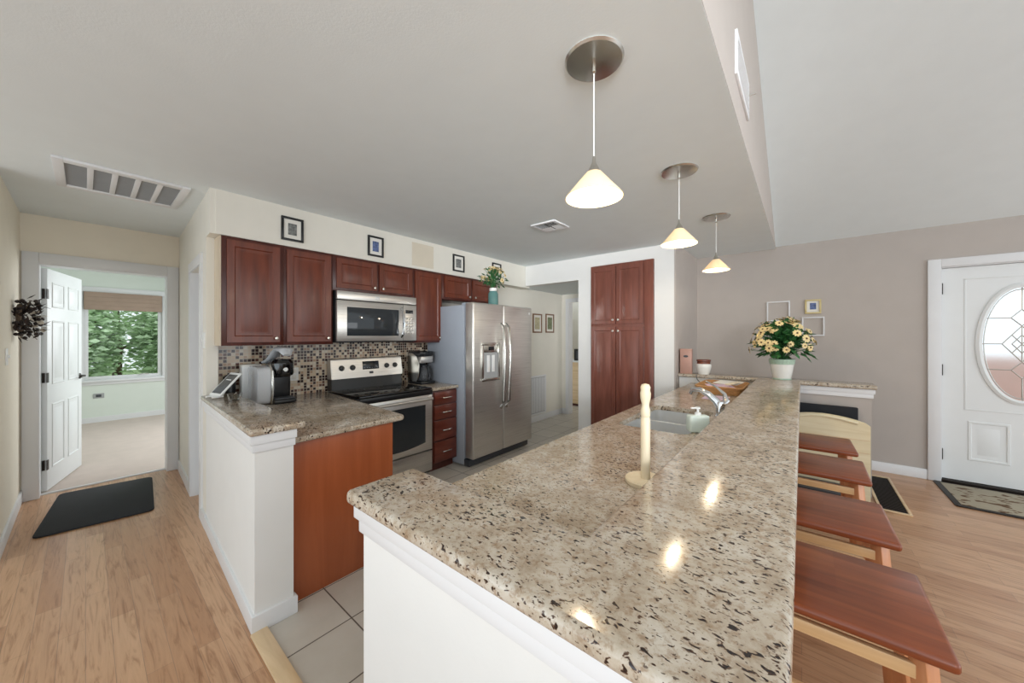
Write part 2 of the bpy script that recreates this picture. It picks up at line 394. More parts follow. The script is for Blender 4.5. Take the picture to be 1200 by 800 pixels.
# ------------------------------------------------------------------ floor / ceiling / walls
CE = 2.5
hy = lambda x: 0.517+(x+2.03)*-0.0404           # hall side of the long white wall (slightly skewed)
KW = -3.60                                       # kitchen wall plane
struct('floor', MB().prism([(-5.26, -0.42), (-3.9, -0.42), (-3.9, -3.2), (4.2, -3.2), (4.2, 5.42), (-0.2, 5.42), (-0.2, 0.545), (-2.0, 0.545), (-5.26, 0.9)], -0.08, 0), 'laminate')
struct('floor_kitchen', MB().prism([(-3.9, 0.62), (-2.02, 0.545), (-0.2, 0.545), (-0.2, 5.5), (-2.3, 5.5), (-2.3, 8.0), (-3.9, 8.0)], -0.08, 0.001), 'tile')
struct('floor_bedroom', MB().box(-9.2, -5.26, -1.2, 2.6, -0.08, 0.002), 'carpet')
struct('trim_1', MB().bar((-2.02, 0.532, 0.008), (-0.98, 0.532, 0.008), 0.07, 0.016, 0.005), 'oakstrip')
# ceilings
struct('ceiling', MB().prism([(-5.2, -0.36), (-3.9, -0.36), (-3.9, -2.2), (-0.247, -2.2), (-0.247, 5.37), (-3.3, 5.37), (-3.3, 0.6), (-5.2, 0.66)], CE, CE+0.08), 'ceiling')
sl = 0.43
cb = MB()
vs = [(-0.25, 5.42, 2.5), (3.4, 5.42, 2.5), (3.4, -1.6, 2.5+sl*7.02), (-0.25, -1.6, 2.5+sl*7.02)]
t = bmesh.new(); lo = [t.verts.new(v) for v in vs]; hi = [t.verts.new((v[0], v[1], v[2]+0.08)) for v in vs]
t.faces.new(lo); t.faces.new(hi[::-1])
for i in range(4): t.faces.new((lo[i], lo[(i+1) % 4], hi[(i+1) % 4], hi[i]))
bmesh.ops.recalc_face_normals(t, faces=t.faces[:]); cb._merge(t)
struct('ceiling_vaulted', cb, 'ceiling')
# soffit wall between the two ceilings (triangular)
t = bmesh.new(); a = [(-0.30, 5.37, 2.502), (-0.30, -1.6, 2.502), (-0.30, -1.6, 2.5+sl*6.97)]
l1 = [t.verts.new(v) for v in a]; l2 = [t.verts.new((-0.245, v[1], v[2])) for v in a]
t.faces.new(l1); t.faces.new(l2[::-1])
for i in range(3): t.faces.new((l1[i], l1[(i+1) % 3], l2[(i+1) % 3], l2[i]))
bmesh.ops.recalc_face_normals(t, faces=t.faces[:])
m_ = MB(); m_._merge(t); struct('wall_soffit', m_, 'taupe')
# far wall with the front door opening x 1.06..1.99, z 0..2.11
FD0, FD1, FDZ = 1.06, 2.04, 2.11
struct('wall_far', MB().box(-1.12, FD0, 5.37, 5.52, 0, 2.62).box(FD0, FD1, 5.37, 5.52, FDZ, 2.62).box(FD1, 3.4, 5.37, 5.52, 0, 2.62), 'taupe')
struct('wall_pantry_side', MB().box(-1.13, -1.115, 4.291, 5.37, 0, CE), 'taupe')
# pantry wall with opening for the built-in cupboard
struct('wall_pantry', MB().box(-2.36, -2.17, 4.29, 4.41, 0, CE).box(-1.35, -1.13, 4.29, 4.41, 0, CE).box(-2.17, -1.35, 4.29, 4.41, 2.355, CE)
       .box(-3.27, -2.36, 4.29, 4.41, 2.2, CE).box(-2.36, -2.27, 4.41, 5.4, 0, 2.2).box(-1.25, -1.13, 4.41, 5.37, 0, CE).box(-2.27, -1.25, 4.41, 4.45, 0, CE), 'white_wall')
struct('ceiling_back_hall', MB().prism([(-3.6, 4.41), (-2.27, 4.41), (-2.27, 5.5), (-1.6, 5.5), (-1.6, 8.0), (-3.6, 8.0)], 2.2, 2.26), 'ceiling')
struct('wall_bulkhead', MB().box(KW, -3.275, 0.60, 4.41, 2.175, CE), 'cream')
struct('wall_kitchen', MB().box(KW-0.12, KW, 0.60, 3.86, 0, CE).box(KW-0.12, -3.45, 3.85, 5.66, 0, 2.5), 'cream')
struct('wall_back_hall', MB().box(-3.6, -3.31, 5.65, 5.77, 0, 2.2).box(-3.31, -2.4, 5.65, 5.77, 2.06, 2.2).box(-2.4, -1.6, 5.65, 5.77, 0, 2.2).box(-4.2, -1.6, 7.5, 7.6, 0, 2.3).box(-4.2, -4.1, 5.77, 7.5, 0, 2.3).box(-1.7,-1.6,5.77,7.5,0,2.3), 'cream')
struct('door_casing_back_hall', MB().box(-3.36, -3.30, 5.625, 5.65, 0, 2.12).box(-3.30, -2.4, 5.625, 5.65, 2.05, 2.12).box(-3.31, -3.295, 5.65, 5.77, 0, 2.06), 'trim').name = 'trim_2'
struct('baseboard_kitchen', MB().box(-3.45, -3.435, 3.86, 5.65, 0, 0.10, 0.003).box(-3.45, -3.37, 5.635, 5.65, 0, 0.10, 0.003), 'trim')
# hall side wall: x -5.2 .. -3.42, doorway x -4.22..-3.66
def skew(x0, x1, z0, z1, th=0.07, off=0.0):
    return MB().prism([(x0, hy(x0)+off), (x1, hy(x1)+off), (x1, hy(x1)+off+th), (x0, hy(x0)+off+th)], z0, z1)
def sk(mb, x0, x1, z0, z1, th, off, bev=0.0):
    mb.prism([(x0, hy(x0)+off), (x1, hy(x1)+off), (x1, hy(x1)+off+th), (x0, hy(x0)+off+th)], z0, z1, bev); return mb
hw = MB(); sk(hw, -5.2, -4.22, 0, CE, 0.07, 0); sk(hw, -4.22, -3.66, 2.0, CE, 0.07, 0); sk(hw, -3.66, -3.44, 0, CE, 0.07, 0); sk(hw, -3.44, -3.28, 2.175, CE, 0.05, 0)
struct('wall_hall_side', hw, 'cream')
cs = MB(); sk(cs, -4.30, -4.21, 0, 2.0, 0.015, -0.015, 0.003); sk(cs, -3.67, -3.59, 0, 2.0, 0.015, -0.015, 0.003); sk(cs, -4.30, -3.59, 2.0, 2.08, 0.016, -0.016, 0.003)
sk(cs, -4.22, -4.205, 0, 2.0, 0.09, 0); sk(cs, -3.675, -3.66, 0, 2.0, 0.09, 0)
struct('trim_3', cs, 'trim')
dd = MB(); sk(dd, -4.205, -3.675, 0.01, 1.995, 0.035, 0.055)
d2 = struct('door_2', dd, 'door')
struct('baseboard_hall', sk(sk(MB(), -5.2, -4.30, 0, 0.10, 0.014, -0.014), -3.59, -3.42, 0, 0.10, 0.014, -0.014), 'trim')
# left wall
struct('wall_left', MB().box(-5.2, -3.9, -0.48, -0.36, 0, CE).box(-4.02, -3.9, -3.2, -0.4805, 0, CE), 'hallcream')
struct('baseboard_left', MB().box(-5.2, -3.9, -0.36, -0.346, 0, 0.10, 0.003), 'trim')
# hall end wall with bedroom doorway y -.27..0.56, z 2.09
struct('wall_hall_end', MB().box(-5.32, -5.2, -0.48, -0.27, 0, CE).box(-5.32, -5.2, 0.56, 0.72, 0, CE).box(-5.32, -5.2, -0.27, 0.56, 2.08, CE), 'hallcream')
struct('wall_bedroom_side', MB().box(-5.34, -5.321, -1.2, -0.27, 0, CE).box(-5.34, -5.321, 0.56, 2.6, 0, CE).box(-5.34, -5.321, -0.27, 0.56, 2.08, CE)
       .box(-9.3, -5.3, -1.3, -1.2, 0, CE), 'mint')
struct('trim_4', MB().box(-5.2, -5.182, -0.352, -0.262, 0, 2.17, 0.004).box(-5.2, -5.182, 0.552, 0.640, 0, 2.17, 0.004).box(-5.2, -5.182, -0.262, 0.552, 2.075, 2.17, 0.004)
       .box(-5.345, -5.19, -0.275, -0.258, 0, 2.08).box(-5.345, -5.19, 0.548, 0.562, 0, 2.08).box(-5.345, -5.19, -0.26, 0.55, 2.065, 2.08).box(-5.30, -5.275, -0.26, 0.55, 0, 0.012, 0.003), 'trim')
# bedroom
BX = -9.05
W0, W1, WZ0, WZ1 = -0.03, 0.90, 0.70, 2.17
struct('wall_bedroom_far', MB().box(BX-0.12, BX, -1.2, W0, 0, CE).box(BX-0.12, BX, W1, 2.6, 0, CE).box(BX-0.12, BX, W0, W1, 0, WZ0).box(BX-0.12, BX, W0, W1, WZ1, CE), 'mint')
struct('ceiling_bedroom', MB().box(-9.2, -5.3, -1.3, 2.6, CE, CE+0.06), 'ceiling')
struct('baseboard_bedroom', MB().box(BX, BX+0.015, -1.2, 2.6, 0, 0.09), 'trim')
wd = sempty('window_1', (BX, (W0+W1)/2, WZ0))
MB().frame(W1-W0+0.16, WZ1-WZ0+0.16, 0.085, 0.02, FX(BX, (W0+W1)/2, (WZ0+WZ1)/2)).build('window_casing', 'trim', wd)
MB().frame(W1-W0, WZ1-WZ0, 0.06, 0.04, FX(BX-0.06, (W0+W1)/2, (WZ0+WZ1)/2)).build('window_frame', 'trim', wd)
MB().box(BX-0.05, BX-0.045, W0+0.05, W1-0.05, WZ0+0.05, WZ1-0.05).build('pane', 'glass', wd)
MB().box(BX, BX+0.05, W0-0.10, W1+0.10, WZ0-0.03, WZ0, 0.004).build('window_sill', 'trim', wd)
MB().tube([(BX+0.0, 0.60, WZ0+0.06), (BX+0.03, 0.64, WZ0+0.07), (BX+0.03, 0.72, WZ0+0.065)], 0.008).build('window_crank', 'nickel', wd)
bl = thing('roman_shade', 'tan fabric roman shade gathered at the top of the bedroom window', 'window shade', (BX+0.035, 0.435, 1.88))
mb = MB()
for k in range(4): mb.box(BX+0.022, BX+0.05-0.004*k, W0+0.01, W1-0.01, 1.87+0.07*k, 1.95+0.07*k, 0.012, 3)
mb.build('shade_fabric', 'shadefabric', bl)
MB().box(BX+0.022, BX+0.045, W0+0.01, W1-0.01, 2.14, 2.165, 0.003).build('headrail', 'shadefabric', bl)
# bedroom wall outlet plate
ol = thing('wall_plate', 'small grey wall plate below the bedroom window', 'wall plate', (BX, 0.14, 0.44))
MB().box(BX, BX+0.008, 0.08, 0.20, 0.40, 0.48, 0.003).build('plate', 'grille', ol)
MB().box(BX+0.008, BX+0.011, 0.11, 0.17, 0.42, 0.46, 0.001).build('socket', 'darkgrey', ol)

# bedroom door (six panel, open)
dr = sempty('door_1', (-5.34, -0.245, 0)); dr.rotation_euler = (0, 0, R(166.0))
mb = MB().box(0.01, 0.82, -0.02, 0.02, 0.012, 2.055, 0.002)
for (u0, u1) in ((0.10, 0.37), (0.46, 0.73)):
    for (z0, z1) in ((0.20, 0.80), (0.98, 1.58), (1.70, 1.94)):
        for sgn in (-1, 1):
            mt = Matrix.Translation(((u0+u1)/2, sgn*0.0195, (z0+z1)/2)) @ (Matrix(((1, 0, 0, 0), (0, 0, sgn, 0), (0, 1, 0, 0), (0, 0, 0, 1))))
            mb.ring(u1-u0, z1-z0, [(0, 0), (0.006, 0.006), (0.014, 0.006), (0.022, -0.003), (0.04, -0.003), (0.06, 0.005)], mt)
mb.build('door_leaf', 'door', dr, world=False)
for z in (0.25, 1.05, 1.82):
    MB().lathe([(0, z-0.045), (0.009, z-0.045), (0.009, z+0.045), (0, z+0.045)], (0.0, 0, 0), 12).box(-0.004, 0.03, -0.024, -0.019, z-0.045, z+0.045).build('hinge', 'bronze', dr, world=False)
for sgn in (-1, 1):
    MB().lathe([(0, 0), (0.03, 0), (0.03, 0.008), (0.012, 0.014), (0.010, 0.045), (0, 0.045)], (0, 0, 0), 20, Matrix.Translation((0.755, sgn*0.02, 1.00)) @ Matrix.Rotation(-sgn*PI/2, 4, 'X')).tube([(0.755, sgn*0.06, 1.0), (0.70, sgn*0.062, 1.0), (0.65, sgn*0.058, 0.995)], 0.008).build('door_handle', 'bronze', dr, world=False)

# ------------------------------------------------------------------ front door (oval glass)
fd = sempty('door_3', ((FD0+FD1)/2, 5.40, 0))
FC = 1.545
def oval(cx, cz, a, b, n=64): return [(cx+a*math.cos(2*PI*i/n), cz+b*math.sin(2*PI*i/n)) for i in range(n)]
def plate_hole(w0, w1, z0, z1, inner, y0, y1):
    t = bmesh.new(); n = len(inner); outer = []
    cx = sum(p[0] for p in inner)/n; cz = sum(p[1] for p in inner)/n
    for (x, z) in inner:
        dx, dz = x-cx, z-cz
        k = min(((w1-cx)/dx if dx > 1e-9 else (w0-cx)/dx if dx < -1e-9 else 1e9), ((z1-cz)/dz if dz > 1e-9 else (z0-cz)/dz if dz < -1e-9 else 1e9))
        outer.append((cx+dx*k, cz+dz*k))
    # snap nearest outer points to the corners
    for cxx in (w0, w1):
        for czz in (z0, z1):
            i = min(range(n), key=lambda i: (outer[i][0]-cxx)**2+(outer[i][1]-czz)**2); outer[i] = (cxx, czz)
    V = {}
    for nm, pts in (('i', inner), ('o', outer)):
        for yy in (y0, y1): V[nm, yy] = [t.verts.new((p[0], yy, p[1])) for p in pts]
    for i in range(n):
        j = (i+1) % n
        for yy in (y0, y1): t.faces.new((V['i', yy][i], V['i', yy][j], V['o', yy][j], V['o', yy][i]))
        for nm in 'io': t.faces.new((V[nm, y0][i], V[nm, y0][j], V[nm, y1][j], V[nm, y1][i]))
    bmesh.ops.recalc_face_normals(t, faces=t.faces[:]); m = MB(); m._merge(t); return m
OA, OB, OZ = 0.235, 0.52, 1.36
mb = plate_hole(FD0+0.012, FD1-0.012, 0.035, FDZ-0.012, oval(FC, OZ, OA, OB), 5.40, 5.445)
for (u0, u1, z0, z1) in ((1.23, 1.48, 0.24, 0.62), (1.61, 1.86, 0.24, 0.62)):
    mb.ring(u1-u0, z1-z0, [(0, 0), (0.006, 0.008), (0.02, 0.008), (0.03, -0.004), (0.045, -0.004), (0.07, 0.005)], FYn((u0+u1)/2, 5.401, (z0+z1)/2))
# faint raised outline around the oval
for k in ((1.21, 1.88, 0.72, 1.99),):
    mb.frame(k[1]-k[0], k[3]-k[2], 0.014, 0.005, FYn((k[0]+k[1])/2, 5.401, (k[2]+k[3])/2))
mb.build('door_leaf', 'door', fd)
def oval_ring(a0, a1, y0, y1, prof=True):
    t = bmesh.new(); n = 64; rows = []
    for (a, b, y) in ((OA-a0, OB-a0, y1), (OA-a0, OB-a0, y0), (OA+(a1-a0)/2, OB+(a1-a0)/2, y0-0.008), (OA+a1, OB+a1, y0), (OA+a1, OB+a1, y1)):
        rows.append([t.verts.new((FC+a*math.cos(2*PI*i/n), y, OZ+b*math.sin(2*PI*i/n))) for i in range(n)])
    for k in range(len(rows)):
        r0, r1 = rows[k], rows[(k+1) % len(rows)]
        for i in range(n): t.faces.new((r0[i], r0[(i+1) % n], r1[(i+1) % n], r1[i]))
    bmesh.ops.recalc_face_normals(t, faces=t.faces[:]); m = MB(); m._merge(t); return m
oval_ring(0.006, 0.035, 5.388, 5.402).build('oval_moulding', 'door', fd)
t = bmesh.new(); f = t.faces.new([t.verts.new((x, 5.42, z)) for x, z in oval(FC, OZ, OA-0.002, OB-0.002)])
r = bmesh.ops.extrude_face_region(t, geom=[f]); bmesh.ops.translate(t, vec=(0, 0.006, 0), verts=[v for v in r['geom'] if isinstance(v, bmesh.types.BMVert)])
bmesh.ops.recalc_face_normals(t, faces=t.faces[:]); m_ = MB(); m_._merge(t); m_.build('oval_glass', 'frosted', fd)
cm = MB(); yq = 5.415
def seg(a, b): cm.tube([(FC+a[0], yq, OZ+a[1]), (FC+b[0], yq, OZ+b[1])], 0.0042, 6)
def ring_(a, b, n=40):
    for i in range(n):
        p, q = 2*PI*i/n, 2*PI*(i+1)/n; seg((a*math.cos(p), b*math.sin(p)), (a*math.cos(q), b*math.sin(q)))
def dia(cx, cz, w, h):
    P_ = [(cx+w, cz), (cx, cz+h), (cx-w, cz), (cx, cz-h)]
    for i in range(4): seg(P_[i], P_[(i+1) % 4])
dia(0, 0.24, 0.06, 0.075); dia(0, -0.24, 0.06, 0.075)
dia(0, 0, 0.11, 0.165); dia(0, 0.0, 0.055, 0.0825)
for sx in (-1, 1):
    for z in (-1, 1):
        seg((sx*0.055, z*0.0825), (sx*0.0, 0.0)); seg((sx*0.06, z*0.24), (sx*0.205, z*0.24))
    seg((sx*0.11, 0), (sx*0.232, 0))
seg((0, 0.315), (0, 0.515)); seg((0, -0.315), (0, -0.515)); seg((0, 0.165), (0, -0.165))
ring_(0.215, 0.50)
cm.build('lead_came', 'nickel', fd)
for z in (0.27, 1.10, 1.90):
    MB().box(FD0-0.006, FD0+0.016, 5.385, 5.402, z-0.055, z+0.055, 0.002).build('hinge', 'bronze', fd)
MB().lathe([(0, 0), (0.03, 0), (0.03, 0.01), (0.012, 0.016), (0.012, 0.04), (0.028, 0.05), (0.028, 0.07), (0, 0.08)], (0, 0, 0), 20, Matrix.Translation((1.96, 5.40, 1.0)) @ Matrix.Rotation(PI/2, 4, 'X')).build('door_handle', 'nickel', fd)
struct('trim_5', MB().box(FD0-0.09, FD0-0.002, 5.345, 5.37, 0, FDZ+0.08, 0.004).box(FD1, FD1+0.09, 5.345, 5.37, 0, FDZ+0.08, 0.004).box(FD0-0.002, FD1, 5.345, 5.37, FDZ, FDZ+0.08, 0.004)
       .box(FD0-0.01, FD0+0.006, 5.37, 5.46, 0, FDZ).box(FD0, FD1, 5.37, 5.46, FDZ-0.008, FDZ+0.005), 'trim')
struct('trim_6', MB().box(FD0, FD1, 5.36, 5.50, 0.0, 0.03, 0.003), 'bronze')
struct('baseboard_far', MB().box(-1.11, FD0-0.09, 5.352, 5.37, 0, 0.10, 0.004).box(FD1+0.09, 3.4, 5.352, 5.37, 0, 0.10, 0.004), 'trim')

# ------------------------------------------------------------------ outdoors
struct('ground_garden', MB().box(-30, -9.3, -14, 14, -0.6, -0.5), 'lawn')
struct('ground_porch', MB().box(-3, 6, 5.55, 9.5, -0.2, -0.1), 'porch')
struct('wall_porch', MB().box(-3, 6, 9.2, 9.4, -0.1, 1.1), 'porch')
def tree(x, y, h, rad, label, seed):
    rnd = random.Random(seed)
    tr = thing('garden_tree', label, 'tree', (x, y, -0.5), 0)
    t = MB(); t.tube([(x, y, -0.5), (x+0.1, y+0.05, h*0.3), (x, y, h*0.7)], [0.12, 0.09, 0.04])
    for k in range(5):
        a = rnd.uniform(0, 2*PI); t.tube([(x+0.05, y, h*(0.25+0.08*k)), (x+rad*0.7*math.cos(a), y+rad*0.7*math.sin(a), h*(0.5+0.08*k))], [0.04, 0.015], 6)
    t.build('trunk', 'bark', tr)
    bm = bmesh.new()
    for k in range(5200):
        u = Vector((rnd.gauss(0, 1), rnd.gauss(0, 1), rnd.gauss(0, 1))).normalized()*(rnd.random()**0.33)
        c = Vector((x+u.x*rad, y+u.y*rad, h*0.55+u.z*h*0.52)); s = rnd.uniform(0.09, 0.2)
        q = Matrix.Rotation(rnd.uniform(0, 6.28), 3, 'Z') @ Matrix.Rotation(rnd.uniform(-1.2, 1.2), 3, 'X')
        vs = [bm.verts.new(c+q @ Vector(p)*s) for p in ((-0.5, 0, 0), (0, -0.3, 0.08), (0.6, 0, 0), (0, 0.3, 0.08))]
        bm.faces.new(vs)
    m = MB(); m.bm.free(); m.bm = bm; m.build('crown', 'treeleaf', tr)
tree(-12.6, -0.35, 2.6, 0.95, 'pale green leafy tree seen at the left of the bedroom window', 1)
tree(-12.9, 1.65, 2.4, 1.0, 'pale green leafy tree seen at the right of the bedroom window', 2)
tree(-16.4, 0.6, 3.8, 1.8, 'taller leafy tree behind the two garden trees', 3)

# ------------------------------------------------------------------ half wall at the hall with granite cap
BW = 0.955
hwm = MB().prism([(-3.44, hy(-3.44)), (-2.03, hy(-2.03)), (-2.03, 0.685), (-3.44, 0.685)], 0, BW)
struct('wall_half_hall', hwm, 'white_wall')
mb = MB()
for (o, z0, z1) in ((0.012, BW-0.085, BW-0.045), (0.022, BW-0.045, BW)):
    mb.prism([(-3.43, hy(-3.43)-o), (-2.03+o, hy(-2.03)-o), (-2.03+o, 0.685+o*0.4), (-2.05, 0.685+o*0.4), (-2.05, 0.6), (-3.43, 0.62)], z0, z1, 0.004)
struct('trim_7', mb, 'trim')
mb = MB().prism([(-3.43, hy(-3.43)-0.014), (-2.016, hy(-2.03)-0.014), (-2.016, 0.70), (-2.06, 0.70), (-2.06, 0.6), (-3.43, 0.62)], 0, 0.09, 0.004)
struct('baseboard_half_hall', mb, 'trim')
def rounded(pts, idx, r, n=5):
    out = []
    for i, p in enumerate(pts):
        if i not in idx: out.append(p); continue
        p = Vector(p); a = Vector(pts[i-1])-p; b = Vector(pts[(i+1) % len(pts)])-p; a.normalize(); b.normalize()
        p0 = p+a*r; p1 = p+b*r
        for k in range(n+1):
            t = k/n; out.append(tuple((p0*(1-t)**2+p*2*t*(1-t)+p1*t*t)))
    return out
pts = rounded([(-3.44, hy(-3.44)-0.03), (-1.99, hy(-2.0)-0.03), (-1.99, 0.735), (-3.44, 0.735)], (1, 2), 0.025)
tag(MB().prism(pts, BW, BW+0.035, 0.012).build('granite_ledge', 'granite'), 'narrow speckled granite ledge capping the low white wall by the hallway', 'ledge')

# ------------------------------------------------------------------ kitchen left run
tag(MB().box(KW, KW+0.008, 0.63, 2.75, 0.89, 1.40).build('mosaic_backsplash', 'mosaic'), 'brown and cream mosaic tile backsplash under the wall cabinets', 'backsplash')
def knob(x, y, z, parent, d='X', s=0.012):
    mt = Matrix.Rotation(PI/2, 4, 'Y') if d == 'X' else Matrix.Rotation(PI/2, 4, 'X')
    return MB().lathe([(0, 0), (0.006, 0), (0.005, 0.01), (s, 0.016), (s, 0.024), (0, 0.028)], (x, y, z), 16, mt).build('knob', 'knobwhite', parent)
DP = [(0, -0.018), (0, 0), (0.045, 0), (0.052, -0.008), (0.066, -0.008), (0.09, -0.001)]
def upper(y0, y1, z0, z1, doors, label, group=None, xf=-3.27, xb=KW, knobs=None, side=None, mat='cherry'):
    cb_ = thing('wall_cabinet', label, 'cabinet', (xb, (y0+y1)/2, z0), 0, group)
    MB().box(xb, xf, y0, y1, z0, z1, 0.002).build('cabinet_body', 'cherrydark', cb_)
    for i, (a, b) in enumerate(doors):
        d = MB().ring(b-a, z1-z0-0.05, DP, FX(xf+0.0185, (a+b)/2, (z0+z1)/2)).build('door', mat, cb_)
        ky = (b-0.03) if knobs[i] == 'R' else (a+0.03)
        knob(xf+0.018, ky, z0+0.055, d)
    return cb_
upper(0.63, 1.03, 1.36, 2.17, [(0.66, 1.00)], 'tall cherry wall cabinet at the hallway end, its pale side to the hall', knobs='R')
tag_side = MB().box(KW, -3.275, 0.622, 0.63, 1.36, 2.17).build('side_panel', 'paletrim', bpy.data.objects['wall_cabinet'])
upper(1.03, 1.42, 1.36, 2.17, [(1.05, 1.40)], 'cherry wall cabinet with one tall door directly left of the microwave', knobs='R')
upper(1.42, 2.27, 1.85, 2.17, [(1.45, 1.84), (1.87, 2.25)], 'short two-door cherry wall cabinet above the microwave', knobs='RL')
upper(2.27, 2.67, 1.36, 2.17, [(2.29, 2.645)], 'cherry wall cabinet with one tall door between microwave and fridge', knobs='R')
upper(2.67, 3.62, 1.87, 2.17, [(2.70, 3.12), (3.16, 3.59)], 'short two-door cherry wall cabinet above the fridge', knobs='RL')

# peninsula cabinet + countertop
pc = thing('base_cabinet', 'peninsula base cabinet with a wide orange-brown end panel', 'cabinet', (-2.8, 1.0, 0))
MB().box(-3.58, -2.13, 0.69, 1.29, 0.09, 0.862).box(-3.58, -2.16, 0.69, 1.22, 0, 0.09).build('cabinet_body', 'cherrydark', pc)
MB().box(-2.13, -2.10, 0.69, 1.30, 0.0, 0.862, 0.002).build('end_panel', 'endpanel', pc)
for a, b in ((-2.88, -2.52), (-2.5, -2.14)):
    MB().ring(b-a, 0.70, DP, Matrix.Translation(((a+b)/2, 1.309, 0.47)) @ Matrix(((1, 0, 0, 0), (0, 0, 1, 0), (0, 1, 0, 0), (0, 0, 0, 1)))).build('door', 'cherry', pc)
pts = rounded([(KW+0.008, 0.687), (-2.06, 0.687), (-2.08, 1.39), (-2.93, 1.45), (KW+0.008, 1.49)], (2,), 0.05)
tag(MB().prism(pts, 0.863, 0.895, 0.010).build('granite_countertop', 'granite'), 'granite countertop left of the range, with the black coffee maker on it', 'countertop')

# range
RY0, RY1, RXF = 1.50, 2.275, -2.955
rg = thing('kitchen_range', 'stainless steel electric range with black glass cooktop', 'range', (-3.27, (RY0+RY1)/2, 0))
MB().box(-3.58, RXF-0.02, RY0, RY1, 0.03, 0.885, 0.003).build('body', 'black', rg)
MB().box(-3.56, RXF+0.015, RY0+0.002, RY1-0.002, 0.885, 0.905, 0.006).build('cooktop', 'blackgloss', rg)
for (cx, cy, r) in ((-3.12, RY0+0.2, 0.10), (-3.12, RY1-0.2, 0.085), (-3.38, RY0+0.2, 0.075), (-3.38, RY1-0.2, 0.10)):
    MB().lathe([(r-0.004, 0.9052), (r-0.004, 0.9056), (r, 0.9056), (r, 0.9052)], (cx, cy, 0), 40).build('burner_ring', 'darkgrey', rg)
bgm = Matrix.Translation((-3.575, 0, 0.905))
t = bmesh.new()
prf = [(0, 0), (0.075, 0), (0.07, 0.085), (0.05, 0.09), (0, 0.09)]
def extr(prf, y0, y1, x0, z0):
    t = bmesh.new(); a = [t.verts.new((x0+p[0], y0, z0+p[1])) for p in prf]; b = [t.verts.new((x0+p[0], y1, z0+p[1])) for p in prf]
    t.faces.new(a); t.faces.new(b[::-1])
    for i in range(len(prf)): t.faces.new((a[i], a[(i+1) % len(prf)], b[(i+1) % len(prf)], b[i]))
    bmesh.ops.recalc_face_normals(t, faces=t.faces[:])
    bmesh.ops.bevel(t, geom=t.edges[:], offset=0.004, segments=2, affect='EDGES')
    m = MB(); m._merge(t); return m
extr([(0, 0), (0.10, 0), (0.085, 0.11), (0, 0.11)], RY0+0.003, RY1-0.003, -3.578, 0.904).build('backguard_base', 'black', rg)
bp = extr([(0, 0), (0.105, 0), (0.075, 0.185), (0.06, 0.195), (0, 0.195)], RY0, RY1, -3.578, 1.012).build('control_panel', 'steel', rg)
tilt = Matrix.Rotation(R(-9), 4, 'Y')
def onpanel(y, z): return Matrix.Translation((-3.578+0.105-(z-1.012)*0.162, y, z)) @ tilt @ Matrix(((0, 0, 1, 0), (1, 0, 0, 0), (0, 1, 0, 0), (0, 0, 0, 1)))
for y in (RY0+0.10, RY0+0.21, RY1-0.19, RY1-0.09):
    MB().lathe([(0, 0), (0.027, 0), (0.027, 0.006), (0.022, 0.008), (0.02, 0.024), (0, 0.026)], (0, 0, 0), 24, onpanel(y, 1.115)).box(-0.004, 0.004, -0.02, 0.02, 0.02, 0.030, 0.001, 1, onpanel(y, 1.115)).build('knob', 'black', rg)
d_ = MB().box(-0.09, 0.09, -0.042, 0.042, 0, 0.004, 0.002, 2, onpanel(RY0+0.405, 1.13)).build('display', 'display', rg)
mk = MB()
for k in range(6): mk.box(-0.078+k*0.028, -0.062+k*0.028, -0.03, -0.024, 0.004, 0.0045, 0, 1, onpanel(RY0+0.405, 1.13))
mk.build('display_marking', 'marking', d_)
MB().box(-0.022, 0.022, -0.012, 0.012, 0, 0.003, 0.001, 1, onpanel(RY0+0.405, 1.055)).build('badge', 'darkgrey', rg)
od = MB().box(RXF-0.02, RXF+0.02, RY0+0.004, RY1-0.004, 0.275, 0.835, 0.006).build('oven_door', 'steel', rg)
MB().box(RXF+0.012, RXF+0.024, RY0+0.005, RY1-0.005, 0.835, 0.884, 0.004).build('door_top_band', 'black', rg)
# window with bowed lower edge
t = bmesh.new(); w0, w1 = RY0+0.09, RY1-0.09; pp = [(w0, 0.74), (w0, 0.36)]+[(w0+(w1-w0)*k/12, 0.36-0.03*math.sin(PI*k/12)) for k in range(1, 12)]+[(w1, 0.36), (w1, 0.74)]
f = t.faces.new([t.verts.new((RXF+0.0185, a, b)) for a, b in pp]); r = bmesh.ops.extrude_face_region(t, geom=[f])
bmesh.ops.translate(t, vec=(0.004, 0, 0), verts=[v for v in r['geom'] if isinstance(v, bmesh.types.BMVert)]); bmesh.ops.recalc_face_normals(t, faces=t.faces[:])
m_ = MB(); m_._merge(t); m_.build('oven_window', 'ovenglass', od)
hb = MB().tube([(RXF+0.06, RY0+0.03, 0.80), (RXF+0.06, RY1-0.03, 0.80)], 0.014, 12)
for y in (RY0+0.05, RY1-0.05): hb.box(RXF+0.015, RXF+0.06, y-0.012, y+0.012, 0.79, 0.81, 0.003)
hb.build('oven_handle', 'steel', od)
MB().box(RXF-0.02, RXF+0.02, RY0+0.004, RY1-0.004, 0.06, 0.262, 0.006).build('bottom_drawer', 'steel', rg)

